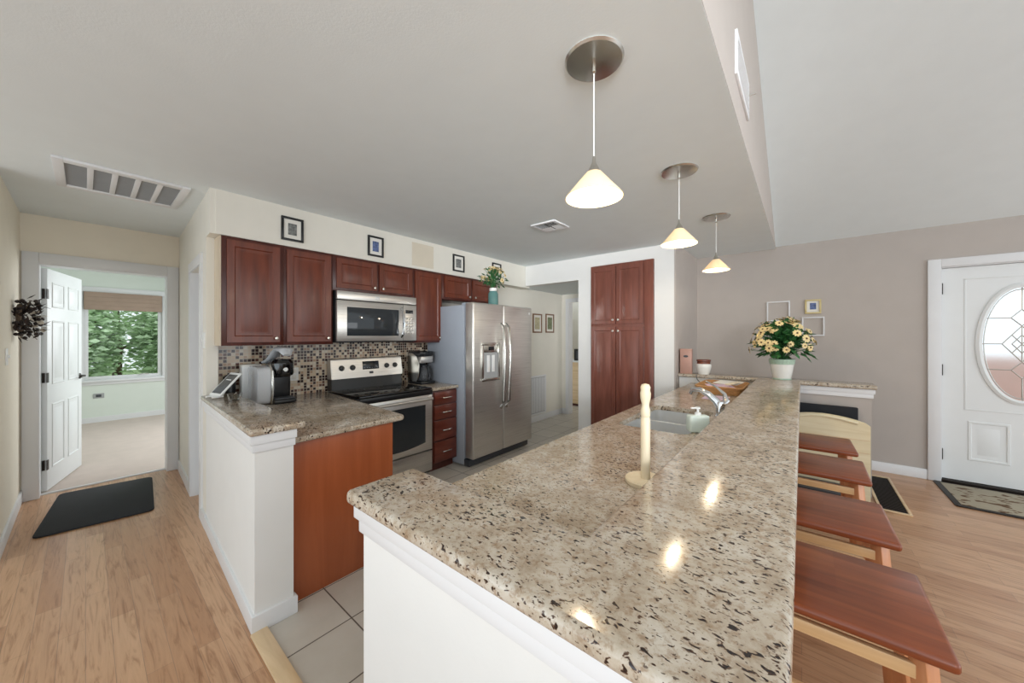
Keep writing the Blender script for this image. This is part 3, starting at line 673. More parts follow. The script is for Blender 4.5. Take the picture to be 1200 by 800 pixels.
# microwave
MY0, MY1, MXF = 1.425, 2.262, -3.195
mw = thing('microwave', 'stainless steel over-the-range microwave with dark window', 'microwave', (-3.4, (MY0+MY1)/2, 1.375))
MB().box(KW+0.01, MXF-0.03, MY0, MY1, 1.372, 1.845, 0.003).build('body', 'black', mw)
MB().box(MXF-0.03, MXF, MY0+0.002, MY1-0.002, 1.765, 1.843, 0.004).build('top_vent', 'steel', mw)
md = MB().box(MXF-0.03, MXF, MY0+0.002, MY1-0.165, 1.385, 1.758, 0.004).build('door', 'steel', mw)
MB().box(MXF-0.002, MXF+0.003, MY0+0.09, MY1-0.215, 1.435, 1.70, 0.002).build('window', 'ovenglass', md)
MB().tube([(MXF, MY1-0.185, 1.715), (MXF+0.035, MY1-0.185, 1.69), (MXF+0.05, MY1-0.185, 1.57), (MXF+0.035, MY1-0.185, 1.45), (MXF, MY1-0.185, 1.425)], 0.014, 12).build('handle', 'chrome', md)
cp = MB().box(MXF-0.03, MXF, MY1-0.160, MY1-0.002, 1.385, 1.758, 0.004).build('control_panel', 'steel', mw)
MB().box(MXF-0.001, MXF+0.002, MY1-0.135, MY1-0.045, 1.67, 1.705, 0.001).build('display', 'display', cp)
bt = MB()
for r_ in range(5):
    for c_ in range(3): bt.box(MXF-0.001, MXF+0.0015, MY1-0.135+c_*0.034, MY1-0.108+c_*0.034, 1.46+r_*0.036, 1.482+r_*0.036, 0.001)
bt.build('key_pad', 'nickel', cp)
MB().box(MXF, MXF+0.002, 1.79, 1.835, 1.79, 1.815, 0.001).build('badge', 'logo_white', mw)

# drawer base and its counter
db = thing('drawer_cabinet', 'cherry base cabinet of four drawers between range and fridge', 'cabinet', (-3.2, 2.46, 0))
MB().box(-3.58, -2.97, 2.29, 2.625, 0.09, 0.862, 0.002).box(-3.58, -3.03, 2.29, 2.625, 0, 0.09).build('cabinet_body', 'cherrydark', db)
for (z0, z1) in ((0.715, 0.845), (0.555, 0.70), (0.335, 0.54), (0.105, 0.32)):
    d = MB().ring(0.30, z1-z0, [(0, -0.018), (0, 0), (0.004, 0.002)], FX(-2.952, 2.463, (z0+z1)/2)).build('drawer', 'cherryH', db)
    zc = (z0+z1)/2
    MB().tube([(-2.95, 2.41, zc), (-2.925, 2.41, zc), (-2.92, 2.425, zc), (-2.92, 2.505, zc), (-2.925, 2.52, zc), (-2.95, 2.52, zc)], 0.005, 8).build('handle', 'nickel', d)
tag(MB().box(KW+0.008, -2.93, 2.28, 2.628, 0.863, 0.895, 0.008, 3).build('granite_countertop', 'granite'), 'short granite countertop right of the range, under the drip coffee machine', 'countertop')

# fridge
FY0, FY1, FXF = 2.635, 3.705, -2.715
fr = thing('refrigerator', 'side-by-side stainless steel fridge with grey side and dispenser', 'refrigerator', (-3.15, (FY0+FY1)/2, 0))
MB().box(-3.50, -2.86, FY0, FY1, 0.02, 1.775, 0.004).build('cabinet_body', 'fridgegrey', fr)
MB().box(-2.87, -2.78, FY0+0.01, FY1-0.01, 0.015, 0.085, 0.004).build('base_grille', 'darkgrey', fr)
SP = 3.135
for (a, b, nm) in ((FY0+0.005, SP-0.004, 'freezer_door'), (SP+0.004, FY1-0.005, 'fridge_door')):
    d = MB().box(-2.845, FXF, a, b, 0.10, 1.80, 0.018, 4).build(nm, 'steelV', fr)
    hy_ = SP-0.045 if nm == 'freezer_door' else SP+0.045
    pts = [(FXF-0.002, hy_, 1.58), (FXF+0.045, hy_, 1.54), (FXF+0.062, hy_+(0.012 if hy_ > SP else -0.0), 1.25), (FXF+0.062, hy_, 1.0), (FXF+0.045, hy_, 0.68), (FXF-0.002, hy_, 0.60)]
    MB().tube(pts, [0.016, 0.017, 0.017, 0.017, 0.02, 0.022], 12).build('handle', 'nickel', d)
    if nm == 'freezer_door': fzd = d
    else: MB().lathe([(0, 0), (0.018, 0), (0.016, 0.003), (0, 0.003)], (FXF, FY1-0.06, 1.72), 20, Matrix.Rotation(PI/2, 4, 'Y')).build('badge', 'logo_white', d)
dp = MB().frame(0.30, 0.43, 0.03, 0.018, FX(FXF, 2.91, 1.145), 0.004).box(FXF, FXF+0.010, 2.78, 3.04, 1.25, 1.34, 0.002).box(FXF, FXF+0.035, 2.785, 3.035, 0.945, 0.965, 0.004).build('dispenser', 'nickel', fzd)
MB().box(FXF+0.0005, FXF+0.003, 2.785, 3.035, 0.96, 1.26).build('dispenser_recess', 'grille', dp)
MB().box(FXF+0.009, FXF+0.013, 2.87, 2.96, 1.275, 1.315, 0.001).build('display', 'display', dp)
MB().box(FXF+0.003, FXF+0.02, 2.845, 2.885, 1.03, 1.22, 0.005).box(FXF+0.003, FXF+0.02, 2.925, 2.965, 1.03, 1.22, 0.005).build('paddle', 'whiteplastic', dp)
for y in (FY0+0.05, FY1-0.05): MB().box(-2.90, -2.80, y-0.04, y+0.04, 1.775, 1.80, 0.004).build('hinge_cover', 'fridgegrey', fr)

# pantry cupboard
pt = thing('pantry_cupboard', 'tall built-in reddish cupboard with four panelled doors', 'cupboard', (-1.76, 4.5, 0))
MB().box(-2.165, -1.355, 4.275, 4.40, 0.0, 2.35, 0.002).build('cabinet_body', 'pantrywood', pt)
MB().box(-1.46, -1.355, 4.266, 4.276, 0, 2.35, 0.002).build('side_stile', 'pantrywood', pt)
for (z0, z1, kz) in ((1.59, 2.315, 1.64), (0.12, 1.55, 1.50)):
    for (a, b, s_) in ((-2.15, -1.815, 1), (-1.805, -1.47, -1)):
        d = MB().ring(b-a, z1-z0, DP, FYn((a+b)/2, 4.256, (z0+z1)/2)).build('door', 'pantrywood', pt)
        kx = b-0.03 if s_ == 1 else a+0.03
        knob(kx, 4.257, kz, d, 'Y', 0.014)

# ------------------------------------------------------------------ bar
struct('wall_bar', MB().prism([(-0.955, 0.50), (-0.19, 0.50), (-0.19, 4.43), (0.47, 4.43), (0.47, 4.57), (-1.11, 4.57), (-1.11, 4.43), (-0.33, 4.43), (-0.33, 0.655), (-0.955, 0.655)], 0, BW+0.005), 'white_wall')
struct('wall_bar_taupe', MB().box(-0.19, -0.184, 0.52, 4.424, 0, BW-0.06).box(-0.184, 0.476, 4.422, 4.43, 0, BW-0.06).box(0.47, 0.478, 4.43, 4.57, 0, BW-0.06), 'taupe')
mb = MB()
for (o, z0, z1) in ((0.010, BW-0.075, BW-0.035), (0.020, BW-0.035, BW+0.005)):
    mb.box(-0.955-o, -0.19+o, 0.50-o, 0.50, z0, z1, 0.003).box(-0.955-o, -0.955, 0.50, 0.655+o*0.3, z0, z1, 0.003)
    mb.box(-0.184, 0.478+o, 4.422-o-0.004, 4.43, z0, z1, 0.003).box(0.47, 0.478+o, 4.43, 4.57+o, z0, z1, 0.003).box(-0.19, -0.184+o, 0.5, 4.42, z0, z1, 0.003)
struct('trim_8', mb, 'trim')
struct('baseboard_bar', MB().box(-0.967, -0.178, 0.488, 0.50, 0, 0.09, 0.003).box(-0.967, -0.955, 0.50, 0.655, 0, 0.09, 0.003), 'trim')
pts = rounded([(-0.99, 0.462), (-0.010, 0.462), (-0.010, 4.37), (0.51, 4.37), (0.51, 4.62), (-1.11, 4.62), (-1.11, 4.385), (-0.36, 4.385), (-0.36, 0.69), (-0.99, 0.69)], (0, 9, 3, 1), 0.02)
tag(MB().prism(pts, 0.962, 1.0, 0.013).build('granite_bar_top', 'granite'), 'raised U-shaped speckled granite bar top with rounded edges', 'bar top')
# lower counter with sink opening
SX0, SX1, SY0, SY1, SYD = -0.87, -0.47, 2.05, 2.80, 2.42
CX0, CX1, CY0, CY1 = -0.985, -0.332, 0.657, 4.428
def slab_hole():
    t = bmesh.new(); z0, z1 = 0.868, 0.9
    n = 40; inner = []
    rr = 0.06
    base = rounded([(SX0, SY0), (SX1, SY0), (SX1, SY1), (SX0, SY1)], (0, 1, 2, 3), rr, 5)
    O = [(CX0, CY0), (CX1, CY0), (CX1, CY1), (CX0, CY1)]
    for z, flip in ((z0, True), (z1, False)):
        ov = [t.verts.new((x, y, z)) for x, y in O]; iv = [t.verts.new((x, y, z)) for x, y in base]
        # each corner group has 6 verts
        for c in range(4):
            g = iv[c*6:(c+1)*6]
            for k in range(5): t.faces.new((ov[c], g[k], g[k+1]))
            nx = (c+1) % 4
            t.faces.new((ov[c], g[5], iv[nx*6], ov[nx]))
        if z == z0: o0, i0 = ov, iv
        else: o1, i1 = ov, iv
    for a, b in ((o0, o1), (i0, i1)):
        for k in range(len(a)): t.faces.new((a[k], a[(k+1) % len(a)], b[(k+1) % len(a)], b[k]))
    bmesh.ops.recalc_face_normals(t, faces=t.faces[:])
    ed = [e for e in t.edges if abs(e.verts[0].co.x-CX0) < 1e-4 and abs(e.verts[1].co.x-CX0) < 1e-4 and abs(e.verts[0].co.z-e.verts[1].co.z) < 1e-4]
    bmesh.ops.bevel(t, geom=ed, offset=0.01, segments=3, affect='EDGES')
    m = MB(); m._merge(t); return m
tag(slab_hole().build('sink_countertop', 'granite'), 'lower granite countertop with the sink set in it, inside the bar', 'countertop')
sk_ = thing('kitchen_sink', 'double-bowl stainless steel undermount sink', 'sink', ((SX0+SX1)/2, (SY0+SY1)/2, 0.69))
def bowl(x0, x1, y0, y1, z0=0.70, z1=0.867):
    t = bmesh.new(); L = []
    for ins, z, rr in ((-0.012, z1, 0.05), (0.0, z1, 0.05), (0.006, z0+0.03, 0.05), (0.03, z0, 0.05)):
        L.append([t.verts.new((x, y, z)) for x, y in rounded([(x0+ins, y0+ins), (x1-ins, y0+ins), (x1-ins, y1-ins), (x0+ins, y1-ins)], (0, 1, 2, 3), rr, 5)])
    for a, b in zip(L, L[1:]):
        for k in range(len(a)): t.faces.new((a[k], a[(k+1) % len(a)], b[(k+1) % len(a)], b[k]))
    t.faces.new(L[-1])
    m = MB(); m._merge(t); return m
b1 = bowl(SX0+0.004, SX1-0.004, SY0+0.004, SYD-0.012).build('bowl', 'sink', sk_); b2 = bowl(SX0+0.004, SX1-0.004, SYD+0.012, SY1-0.004).build('bowl', 'sink', sk_)
for y in ((SY0+SYD)/2, (SY1+SYD)/2):
    MB().lathe([(0, 0.702), (0.035, 0.702), (0.04, 0.7045), (0.03, 0.7045), (0.02, 0.703), (0, 0.703)], (-0.67, y, 0), 24).build('drain', 'chrome', sk_)
ic = thing('base_cabinet', 'cherry base cabinets under the sink counter, inside the bar', 'cabinet', (-0.65, 1.5, 0))
MB().box(-0.95, -0.345, 0.67, 2.0, 0.09, 0.866).box(-0.90, -0.345, 0.67, 4.40, 0, 0.09).box(-0.95, -0.345, 2.86, 4.40, 0.09, 0.866).box(-0.95, -0.93, 2.0, 2.86, 0.09, 0.866).box(-0.95, -0.345, 2.0, 2.86, 0.09, 0.11).build('cabinet_body', 'cherrydark', ic)
for a in (0.72, 1.15, 1.58, 2.03, 2.45, 2.90, 3.35, 3.85):
    d = MB().ring(0.38, 0.70, DP, Matrix.Translation((-0.969, a+0.2, 0.48)) @ Matrix(((0, 0, -1, 0), (1, 0, 0, 0), (0, 1, 0, 0), (0, 0, 0, 1)))).build('door', 'cherry', ic)
# faucet
fc = thing('faucet', 'chrome low-arc kitchen faucet with lever beside the sink', 'faucet', (-0.415, 2.66, 0.9))
MB().lathe([(0, 0.9), (0.032, 0.9), (0.032, 0.908), (0.026, 0.915), (0.024, 0.99), (0.02, 1.0), (0, 1.0)], (-0.415, 2.66, 0), 24).build('base', 'chrome', fc)
MB().tube([(-0.415, 2.66, 0.96), (-0.44, 2.665, 1.00), (-0.485, 2.67, 1.04), (-0.54, 2.68, 1.065), (-0.585, 2.69, 1.06), (-0.60, 2.695, 1.03)], [0.024, 0.024, 0.021, 0.018, 0.016, 0.016], 14).build('spout', 'chrome', fc)
MB().tube([(-0.41, 2.67, 0.97), (-0.385, 2.70, 1.005), (-0.40, 2.72, 1.045), (-0.45, 2.74, 1.085), (-0.52, 2.78, 1.115)], [0.022, 0.021, 0.015, 0.011, 0.007], 10, 0.6).build('lever', 'chrome', fc)
# soap
sp = thing('soap_dispenser', 'pale green soap dispenser with white pump beside the sink', 'soap dispenser', (-0.445, 2.16, 0.9), R(39.5))
MB().box(-0.055, 0.055, -0.028, 0.028, 0.001, 0.095, 0.012, 3).build('bottle', 'greensoap', sp, world=False)
pm = MB().lathe([(0, 0.093), (0.016, 0.093), (0.016, 0.108), (0.006, 0.11), (0.006, 0.128), (0.012, 0.13), (0.012, 0.138), (0, 0.138)], (0.0, 0, 0), 16).box(-0.038, 0.005, -0.006, 0.006, 0.129, 0.137, 0.002).build('pump', 'whiteplastic', sp, world=False)
# paper towel holder
px_, py_ = -0.437, 1.29
ph = thing('paper_towel_holder', 'pale turned-wood paper towel holder standing empty on the counter', 'paper towel holder', (px_, py_, 0.9))
MB().lathe([(0, 0), (0.068, 0), (0.070, 0.004), (0.070, 0.014), (0.066, 0.018), (0, 0.018)], (px_, py_, 0.9), 40).build('base', 'beech', ph)
MB().lathe([(0, 0.018), (0.0165, 0.018), (0.0165, 0.235), (0.014, 0.239), (0.0165, 0.244), (0.0168, 0.262), (0.013, 0.277), (0.0125, 0.285), (0.0175, 0.305), (0.0185, 0.325), (0.016, 0.335), (0.0175, 0.346), (0.013, 0.356), (0, 0.36)], (px_, py_, 0.9), 28).build('post', 'beech', ph)

# basket with papers
bk = thing('wicker_basket', 'shallow tan wicker basket holding mail on the sink counter', 'basket', (-0.60, 3.92, 0.9))
def tray(x0, x1, y0, y1, z0, z1, fl, th):
    t = bmesh.new(); L = []
    for (o, z) in ((0, z0), (fl, z1), (fl-th, z1), (-th, z0+th)):
        L.append([t.verts.new((x, y, z)) for x, y in rounded([(x0-o, y0-o), (x1+o, y0-o), (x1+o, y1+o), (x0-o, y1+o)], (0, 1, 2, 3), 0.05, 5)])
    for a, b in zip(L, L[1:]):
        for k in range(len(a)): t.faces.new((a[k], a[(k+1) % len(a)], b[(k+1) % len(a)], b[k]))
    t.faces.new(L[-1]); t.faces.new(L[0][::-1]); bmesh.ops.recalc_face_normals(t, faces=t.faces[:])
    m = MB(); m._merge(t); return m
tray(-0.76, -0.42, 3.66, 4.16, 0.901, 0.965, 0.02, 0.008).build('basket_body', 'wicker', bk)
rm = []
for x, y in rounded([(-0.78, 3.64), (-0.40, 3.64), (-0.40, 4.18), (-0.78, 4.18)], (0, 1, 2, 3), 0.05, 5): rm.append((x, y, 0.968))
MB().tube(rm+[rm[0]], 0.008, 8).build('rim', 'wicker', bk)
for i, (x, y, rz, mt, lab) in enumerate(((-0.60, 3.84, 0.5, 'lilac', 'lilac paper lying slanted on the mail in the basket'), (-0.56, 4.02, -0.3, 'paper', 'white envelope lying at the back of the basket'))):
    m_ = Matrix.Translation((x, y, 0.955+0.018*i)) @ Matrix.Rotation(rz, 4, 'Z') @ Matrix.Rotation(0.10, 4, 'X')
    o = MB().box(-0.11, 0.11, -0.08, 0.08, 0, 0.004, 0.001, 1, m_).build('paper_sheet' if i == 0 else 'envelope', mt); tag(o, lab, 'paper')
m_ = Matrix.Translation((-0.50, 3.90, 0.986)) @ Matrix.Rotation(1.2, 4, 'Z') @ Matrix.Rotation(-0.06, 4, 'Y')
tag(MB().box(-0.10, 0.10, -0.02, 0.02, -0.006, 0.006, 0.003, 2, m_).build('wooden_spatula', 'beech'), 'pale wooden stick leaning in the wicker basket', 'utensil')
tag(MB().box(-0.66, -0.48, 3.34, 3.56, 0.901, 0.904, 0, 1).build('paper_sheet', 'lilac'), 'lilac paper lying flat on the counter before the basket', 'paper')
# cord from jar to basket
tag(MB().tube([(-0.915, 4.38, 0.998), (-0.915, 4.36, 0.99), (-0.90, 4.34, 0.95), (-0.86, 4.30, 0.92), (-0.82, 4.20, 0.905), (-0.80, 4.10, 0.905)], 0.004, 8).build('power_cord', 'darkgrey'), 'thin grey cord hanging from the bar ledge to the counter', 'cord')
# tin box and jar
bx = thing('tin_box', 'tall brownish pink tin box with oval label on the bar top', 'box', (-1.038, 4.455, 1.0), R(5))
MB().box(-0.062, 0.062, -0.045, 0.045, 0, 0.27, 0.004).build('box_body', 'copper', bx, world=False)
MB().box(-0.064, 0.064, -0.047, 0.047, 0.265, 0.285, 0.003).build('lid', 'copper', bx, world=False)
t_ = MB(); t_.lathe([(0, 0), (0.026, 0), (0.026, 0.002), (0, 0.002)], (0, 0, 0), 28, Matrix.Translation((0, -0.0455, 0.20)) @ Matrix.Rotation(PI/2, 4, 'X') @ Matrix.Diagonal((1, 0.5, 1, 1))); t_.build('oval_label', 'darkgrey', bx, world=False)
jr = thing('ceramic_jar', 'white ceramic crock with brown rim on the bar top', 'jar', (-0.865, 4.49, 1.0))
MB().lathe([(0, 0), (0.055, 0), (0.065, 0.02), (0.078, 0.08), (0.078, 0.105), (0.07, 0.118), (0.065, 0.118), (0.065, 0.02), (0, 0.02)], (-0.865, 4.49, 1.0), 32).build('jar_body', 'ceramic', jr)
MB().lathe([(0.07, 0.117), (0.066, 0.14), (0.074, 0.15), (0.072, 0.165), (0.058, 0.165), (0.058, 0.117)], (-0.865, 4.49, 1.0), 32).build('rim', 'brownceramic', jr)

# potted flowers
def daisy(par, c, nrm, r, n=9):
    q = Vector(nrm).to_track_quat('Z', 'Y').to_matrix().to_4x4(); base = Matrix.Translation(c) @ q
    t = bmesh.new()
    for k in range(n):
        a = 2*PI*k/n; w = r*0.30
        pts = [(r*0.15, -w*0.4, 0), (r*0.6, -w, 0.05*r), (r, -w*0.4, -0.05*r), (r, w*0.4, -0.05*r), (r*0.6, w, 0.05*r), (r*0.15, w*0.4, 0)]
        vs = [t.verts.new(Matrix.Rotation(a, 3, 'Z') @ Vector(p)) for p in pts]; t.faces.new(vs)
    bmesh.ops.transform(t, matrix=base, verts=t.verts); m = MB(); m._merge(t); f = m.build('blossom', 'petal', par)
    MB().lathe([(0, 0.02*r), (r*0.24, 0.02*r), (r*0.2, r*0.14), (0, r*0.2)], (0, 0, 0), 8, base).build('blossom_centre', 'flowereye', f)
def leafq(t, c, d, L, w):
    d = Vector(d).normalized(); s = d.cross(Vector((0.1, 0.2, 1))).normalized(); u = s.cross(d)
    c = Vector(c); vs = [c, c+d*L*0.4+s*w-u*0.1*w, c+d*L, c+d*L*0.4-s*w-u*0.1*w, c+d*L*0.45+u*w*0.3]
    v = [t.verts.new(p) for p in vs]
    t.faces.new((v[0], v[1], v[4])); t.faces.new((v[1], v[2], v[4])); t.faces.new((v[2], v[3], v[4])); t.faces.new((v[3], v[0], v[4]))
def bouquet(par, c, rx, rz, nfl, nlf, r, seed, stemz, fillr=1.0, lsz=1.0):
    rnd = random.Random(seed); t = bmesh.new(); st = MB()
    c = Vector(c); root = Vector((c.x, c.y, stemz))
    for k in range(nfl):
        a = rnd.uniform(0, 2*PI); e = rnd.uniform(-0.25, 1.35); u = Vector((math.cos(a)*math.cos(e), math.sin(a)*math.cos(e), math.sin(e)))
        s_ = rnd.uniform(0.82, 1.08)
        p = c+Vector((u.x*rx*s_, u.y*rx*s_*0.9, u.z*rz*s_)); n_ = (u+Vector((rnd.uniform(-.3, .3), rnd.uniform(-.5, .1), 0.1))).normalized()
        daisy(par, p, n_, r*rnd.uniform(0.75, 1.15))
        st.tube([root, root.lerp(p, 0.5)+Vector((0, 0, 0.03)), p-n_*0.004], 0.0022*lsz, 5)
    for k in range(nlf):
        a = rnd.uniform(0, 2*PI); e = rnd.uniform(-0.5, 1.4); u = Vector((math.cos(a)*math.cos(e), math.sin(a)*math.cos(e), math.sin(e)))
        s_ = rnd.uniform(0.15, 0.92)*fillr; p = c+Vector((u.x*rx*s_, u.y*rx*s_, u.z*rz*s_-0.02))
        leafq(t, p, u+Vector((rnd.uniform(-.5, .5), rnd.uniform(-.5, .5), rnd.uniform(-.7, .3))), rnd.uniform(0.055, 0.095)*lsz, rnd.uniform(0.02, 0.036)*lsz)
    st.build('stems', 'leaf', par)['kind'] = 'stuff'; m = MB(); m._merge(t); m.build('leaves', 'leaf', par)['kind'] = 'stuff'
PX, PY = -0.155, 4.46
pf = thing('potted_flowers', 'bushy cream daisies in a white pot with green rim on the bar', 'potted plant', (PX, PY, 1.0))
MB().lathe([(0, 0.006), (0.072, 0.006), (0.075, 0.01), (0.098, 0.15), (0.10, 0.152), (0.088, 0.155), (0.07, 0.02), (0, 0.02)], (PX, PY, 1.0), 36).build('pot', 'ceramic', pf)
MB().lathe([(0.098, 0.15), (0.102, 0.155), (0.108, 0.20), (0.104, 0.204), (0.096, 0.20), (0.088, 0.155), (0.098, 0.15)], (PX, PY, 1.0), 36).build('pot_rim', 'greenpot', pf)
MB().lathe([(0, 0.0), (0.075, 0.0), (0.078, 0.004), (0.076, 0.012), (0.07, 0.012), (0, 0.008)], (PX, PY, 1.0), 36).build('saucer', 'greenpot', pf)
MB().lathe([(0, 0.17), (0.092, 0.17), (0, 0.185)], (PX, PY, 1.0), 24).build('soil', 'flowereye', pf)
bouquet(pf, (PX, PY, 1.35), 0.265, 0.265, 85, 420, 0.036, 11, 1.18, 0.95)
# vase on top of the fridge
vf = thing('flower_vase', 'teal glass jar with small yellow blossoms on top of the fridge', 'vase', (-2.81, 3.06, 1.80))
MB().lathe([(0, 0), (0.055, 0), (0.06, 0.01), (0.06, 0.13), (0.045, 0.155), (0.04, 0.17), (0.035, 0.17), (0.04, 0.15), (0.052, 0.125), (0.052, 0.02), (0, 0.015)], (-2.81, 3.06, 1.80), 28).build('jar', 'tealglass', vf)
MB().lathe([(0.041, 0.16), (0.045, 0.165), (0.046, 0.195), (0.036, 0.2), (0.036, 0.16)], (-2.81, 3.06, 1.80), 24).build('jar_neck', 'ceramic', vf)
bouquet(vf, (-2.81, 3.05, 2.10), 0.165, 0.15, 46, 80, 0.024, 5, 1.98, 1.0, 0.7)

# ------------------------------------------------------------------ small things at the left
# tablet on its stand
tb = thing('tablet', 'white-framed tablet tilted back on a small stand on the granite ledge', 'tablet', (-3.27, 0.625, BW+0.036), R(-78))
mt = Matrix.Rotation(R(-42), 4, 'Y')
MB().box(-0.006, 0.006, -0.075, 0.075, 0.0, 0.205, 0.004, 3, Matrix.Translation((0.035, 0, 0.01)) @ mt).build('tablet_body', 'whiteplastic', tb, world=False)
MB().box(0.0055, 0.0075, -0.062, 0.062, 0.02, 0.185, 0.001, 1, Matrix.Translation((0.035, 0, 0.01)) @ mt).build('screen', 'screen', tb, world=False)
MB().box(0.0, 0.07, -0.05, -0.04, 0, 0.012, 0.002).box(0.0, 0.07, 0.04, 0.05, 0, 0.012, 0.002).bar((0.0, 0, 0.005), (-0.055, 0, 0.12), 0.07, 0.006).bar((0.0, -0.0, 0.006), (0.05, 0, 0.006), 0.09, 0.008).build('stand', 'whiteplastic', tb, world=False)
gs = thing('glass_dish', 'small clear glass dish beside the tablet on the granite ledge', 'dish', (-3.02, 0.655, BW+0.036))
MB().lathe([(0, 0), (0.032, 0), (0.04, 0.03), (0.042, 0.045), (0.039, 0.045), (0.036, 0.03), (0.028, 0.005), (0, 0.005)], (-3.02, 0.655, BW+0.036), 24).build('dish_body', 'glass', gs)
MB().tube([(-3.05, 0.66, 1.0), (-3.02, 0.65, 1.025), (-2.99, 0.66, 1.045)], 0.003, 6).build('wire_handle', 'nickel', gs)
# pod coffee maker
kx, ky = -3.30, 0.99
ke = thing('pod_coffee_maker', 'black single-serve coffee maker with clear water tank and silver lid', 'coffee maker', (kx, ky, 0.896), 0)
z = 0.896
MB().box(kx-0.13, kx+0.13, ky-0.055, ky+0.105, z, z+0.035, 0.012, 3).box(kx-0.13, kx-0.0, ky-0.055, ky+0.105, z+0.02, z+0.30, 0.02, 3).build('body', 'black', ke)
extr2 = [(-0.02, 0.0), (0.13, 0.03), (0.13, 0.09), (0.05, 0.14), (-0.10, 0.15), (-0.12, 0.0)]
hd = MB().lathe([(0, 0), (0.075, 0), (0.082, 0.02), (0.082, 0.10), (0.06, 0.13), (0, 0.135)], (kx+0.045, ky+0.025, z+0.22), 28).box(kx-0.12, kx+0.04, ky-0.05, ky+0.10, z+0.20, z+0.34, 0.02, 3).build('brew_head', 'blackgloss', ke)
arc = [(kx-0.13, ky-0.05, z+0.32), (kx-0.08, ky-0.02, z+0.345), (kx-0.04, ky+0.01, z+0.40), (kx+0.01, ky+0.03, z+0.43), (kx+0.09, ky+0.035, z+0.42), (kx+0.13, ky+0.035, z+0.385)]
MB().tube(arc, [0.03, 0.045, 0.055, 0.06, 0.055, 0.03], 14, 0.4).build('lid', 'silver', ke)
tk = MB()
t = bmesh.new()
pr = rounded([(kx-0.15, z+0.005), (kx+0.09, z+0.005), (kx+0.105, z+0.29), (kx-0.15, z+0.30)], (1, 2, 3), 0.05, 6)
a_ = [t.verts.new((p[0], ky-0.155, p[1])) for p in pr]; b_ = [t.verts.new((p[0], ky-0.06, p[1])) for p in pr]
t.faces.new(a_); t.faces.new(b_[::-1])
for i in range(len(pr)): t.faces.new((a_[i], a_[(i+1) % len(pr)], b_[(i+1) % len(pr)], b_[i]))
bmesh.ops.recalc_face_normals(t, faces=t.faces[:]); bmesh.ops.bevel(t, geom=t.edges[:], offset=0.004, segments=2, affect='EDGES')
tk._merge(t); tk.build('water_tank', 'smoke', ke)
MB().box(kx-0.05, kx-0.045, ky-0.158, ky-0.155, z+0.05, z+0.25).tube([(kx+0.09, ky-0.06, z+0.01), (kx+0.115, ky-0.06, z+0.15), (kx+0.10, ky-0.06, z+0.26), (kx+0.05, ky-0.06, z+0.305)], 0.012, 10).build('tank_rim', 'nickel', ke)
MB().box(kx+0.02, kx+0.13, ky-0.045, ky+0.095, z+0.034, z+0.045, 0.004).build('drip_tray', 'darkgrey', ke)
MB().lathe([(0, 0), (0.018, 0), (0.016, 0.003), (0, 0.003)], (kx+0.126, ky+0.025, z+0.27), 20, Matrix.Rotation(PI/2, 4, 'Y')).build('badge', 'nickel', ke)
# dark canister behind the tablet
cn = thing('canister', 'small dark canister on the counter in the corner behind the tablet', 'canister', (-3.53, 0.73, 0.896))
MB().lathe([(0, 0), (0.035, 0), (0.037, 0.004), (0.037, 0.18), (0.03, 0.19), (0, 0.19)], (-3.53, 0.735, 0.896), 24).build('canister_body', 'black', cn)
MB().lathe([(0, 0.19), (0.032, 0.19), (0.032, 0.22), (0.02, 0.228), (0, 0.228)], (-3.53, 0.735, 0.896), 24).build('lid', 'darkgrey', cn)
wbx = thing('paper_box', 'pale upright box between the tablet and the water tank', 'box', (-3.50, 0.86, 0.896))
MB().box(-3.55, -3.47, 0.80, 0.93, 0.896, 1.19, 0.003).build('box_body', 'whiteplastic', wbx)
MB().box(-3.552, -3.468, 0.798, 0.932, 1.185, 1.20, 0.002).build('lid', 'paper', wbx)
def outlet(y, z, lab):
    o = thing('wall_outlet', lab, 'outlet', (KW+0.008, y, z-0.06))
    MB().box(KW+0.008, KW+0.014, y-0.037, y+0.037, z-0.06, z+0.06, 0.002).build('cover_plate', 'whiteplastic', o)
    MB().box(KW+0.014, KW+0.016, y-0.017, y+0.017, z-0.045, z-0.01, 0.003).box(KW+0.014, KW+0.016, y-0.017, y+0.017, z+0.01, z+0.045, 0.003).build('socket', 'paper', o)
outlet(1.215, 1.085, 'white outlet plate on the mosaic right of the black coffee maker')
# drip coffee maker
cm_ = thing('drip_coffee_machine', 'silver and black drip coffee machine with glass carafe beside the range', 'coffee maker', (-3.36, 2.44, 0.896))
cx, cy, z = -3.36, 2.44, 0.896
MB().box(cx-0.13, cx+0.13, cy-0.09, cy+0.10, z, z+0.03, 0.008).box(cx-0.13, cx-0.04, cy-0.085, cy+0.095, z+0.02, z+0.36, 0.01).box(cx-0.13, cx+0.10, cy-0.085, cy+0.095, z+0.31, z+0.365, 0.012).build('body', 'black', cm_)
MB().box(cx-0.05, cx+0.105, cy-0.075, cy+0.09, z+0.235, z+0.31, 0.01).build('brew_basket', 'steel', cm_)
t = bmesh.new(); pr = [(-0.12, 0.03), (0.05, 0.03), (0.085, 0.12), (0.09, 0.22), (0.05, 0.31), (-0.03, 0.345), (-0.12, 0.345)]
a_ = [t.verts.new((cx+p[0], cy-0.096, z+p[1])) for p in pr]; b_ = [t.verts.new((cx+p[0], cy-0.084, z+p[1])) for p in pr]
t.faces.new(a_); t.faces.new(b_[::-1])
for i in range(len(pr)): t.faces.new((a_[i], a_[(i+1) % len(pr)], b_[(i+1) % len(pr)], b_[i]))
bmesh.ops.recalc_face_normals(t, faces=t.faces[:]); m_ = MB(); m_._merge(t); m_.build('side_panel', 'nickel', cm_)
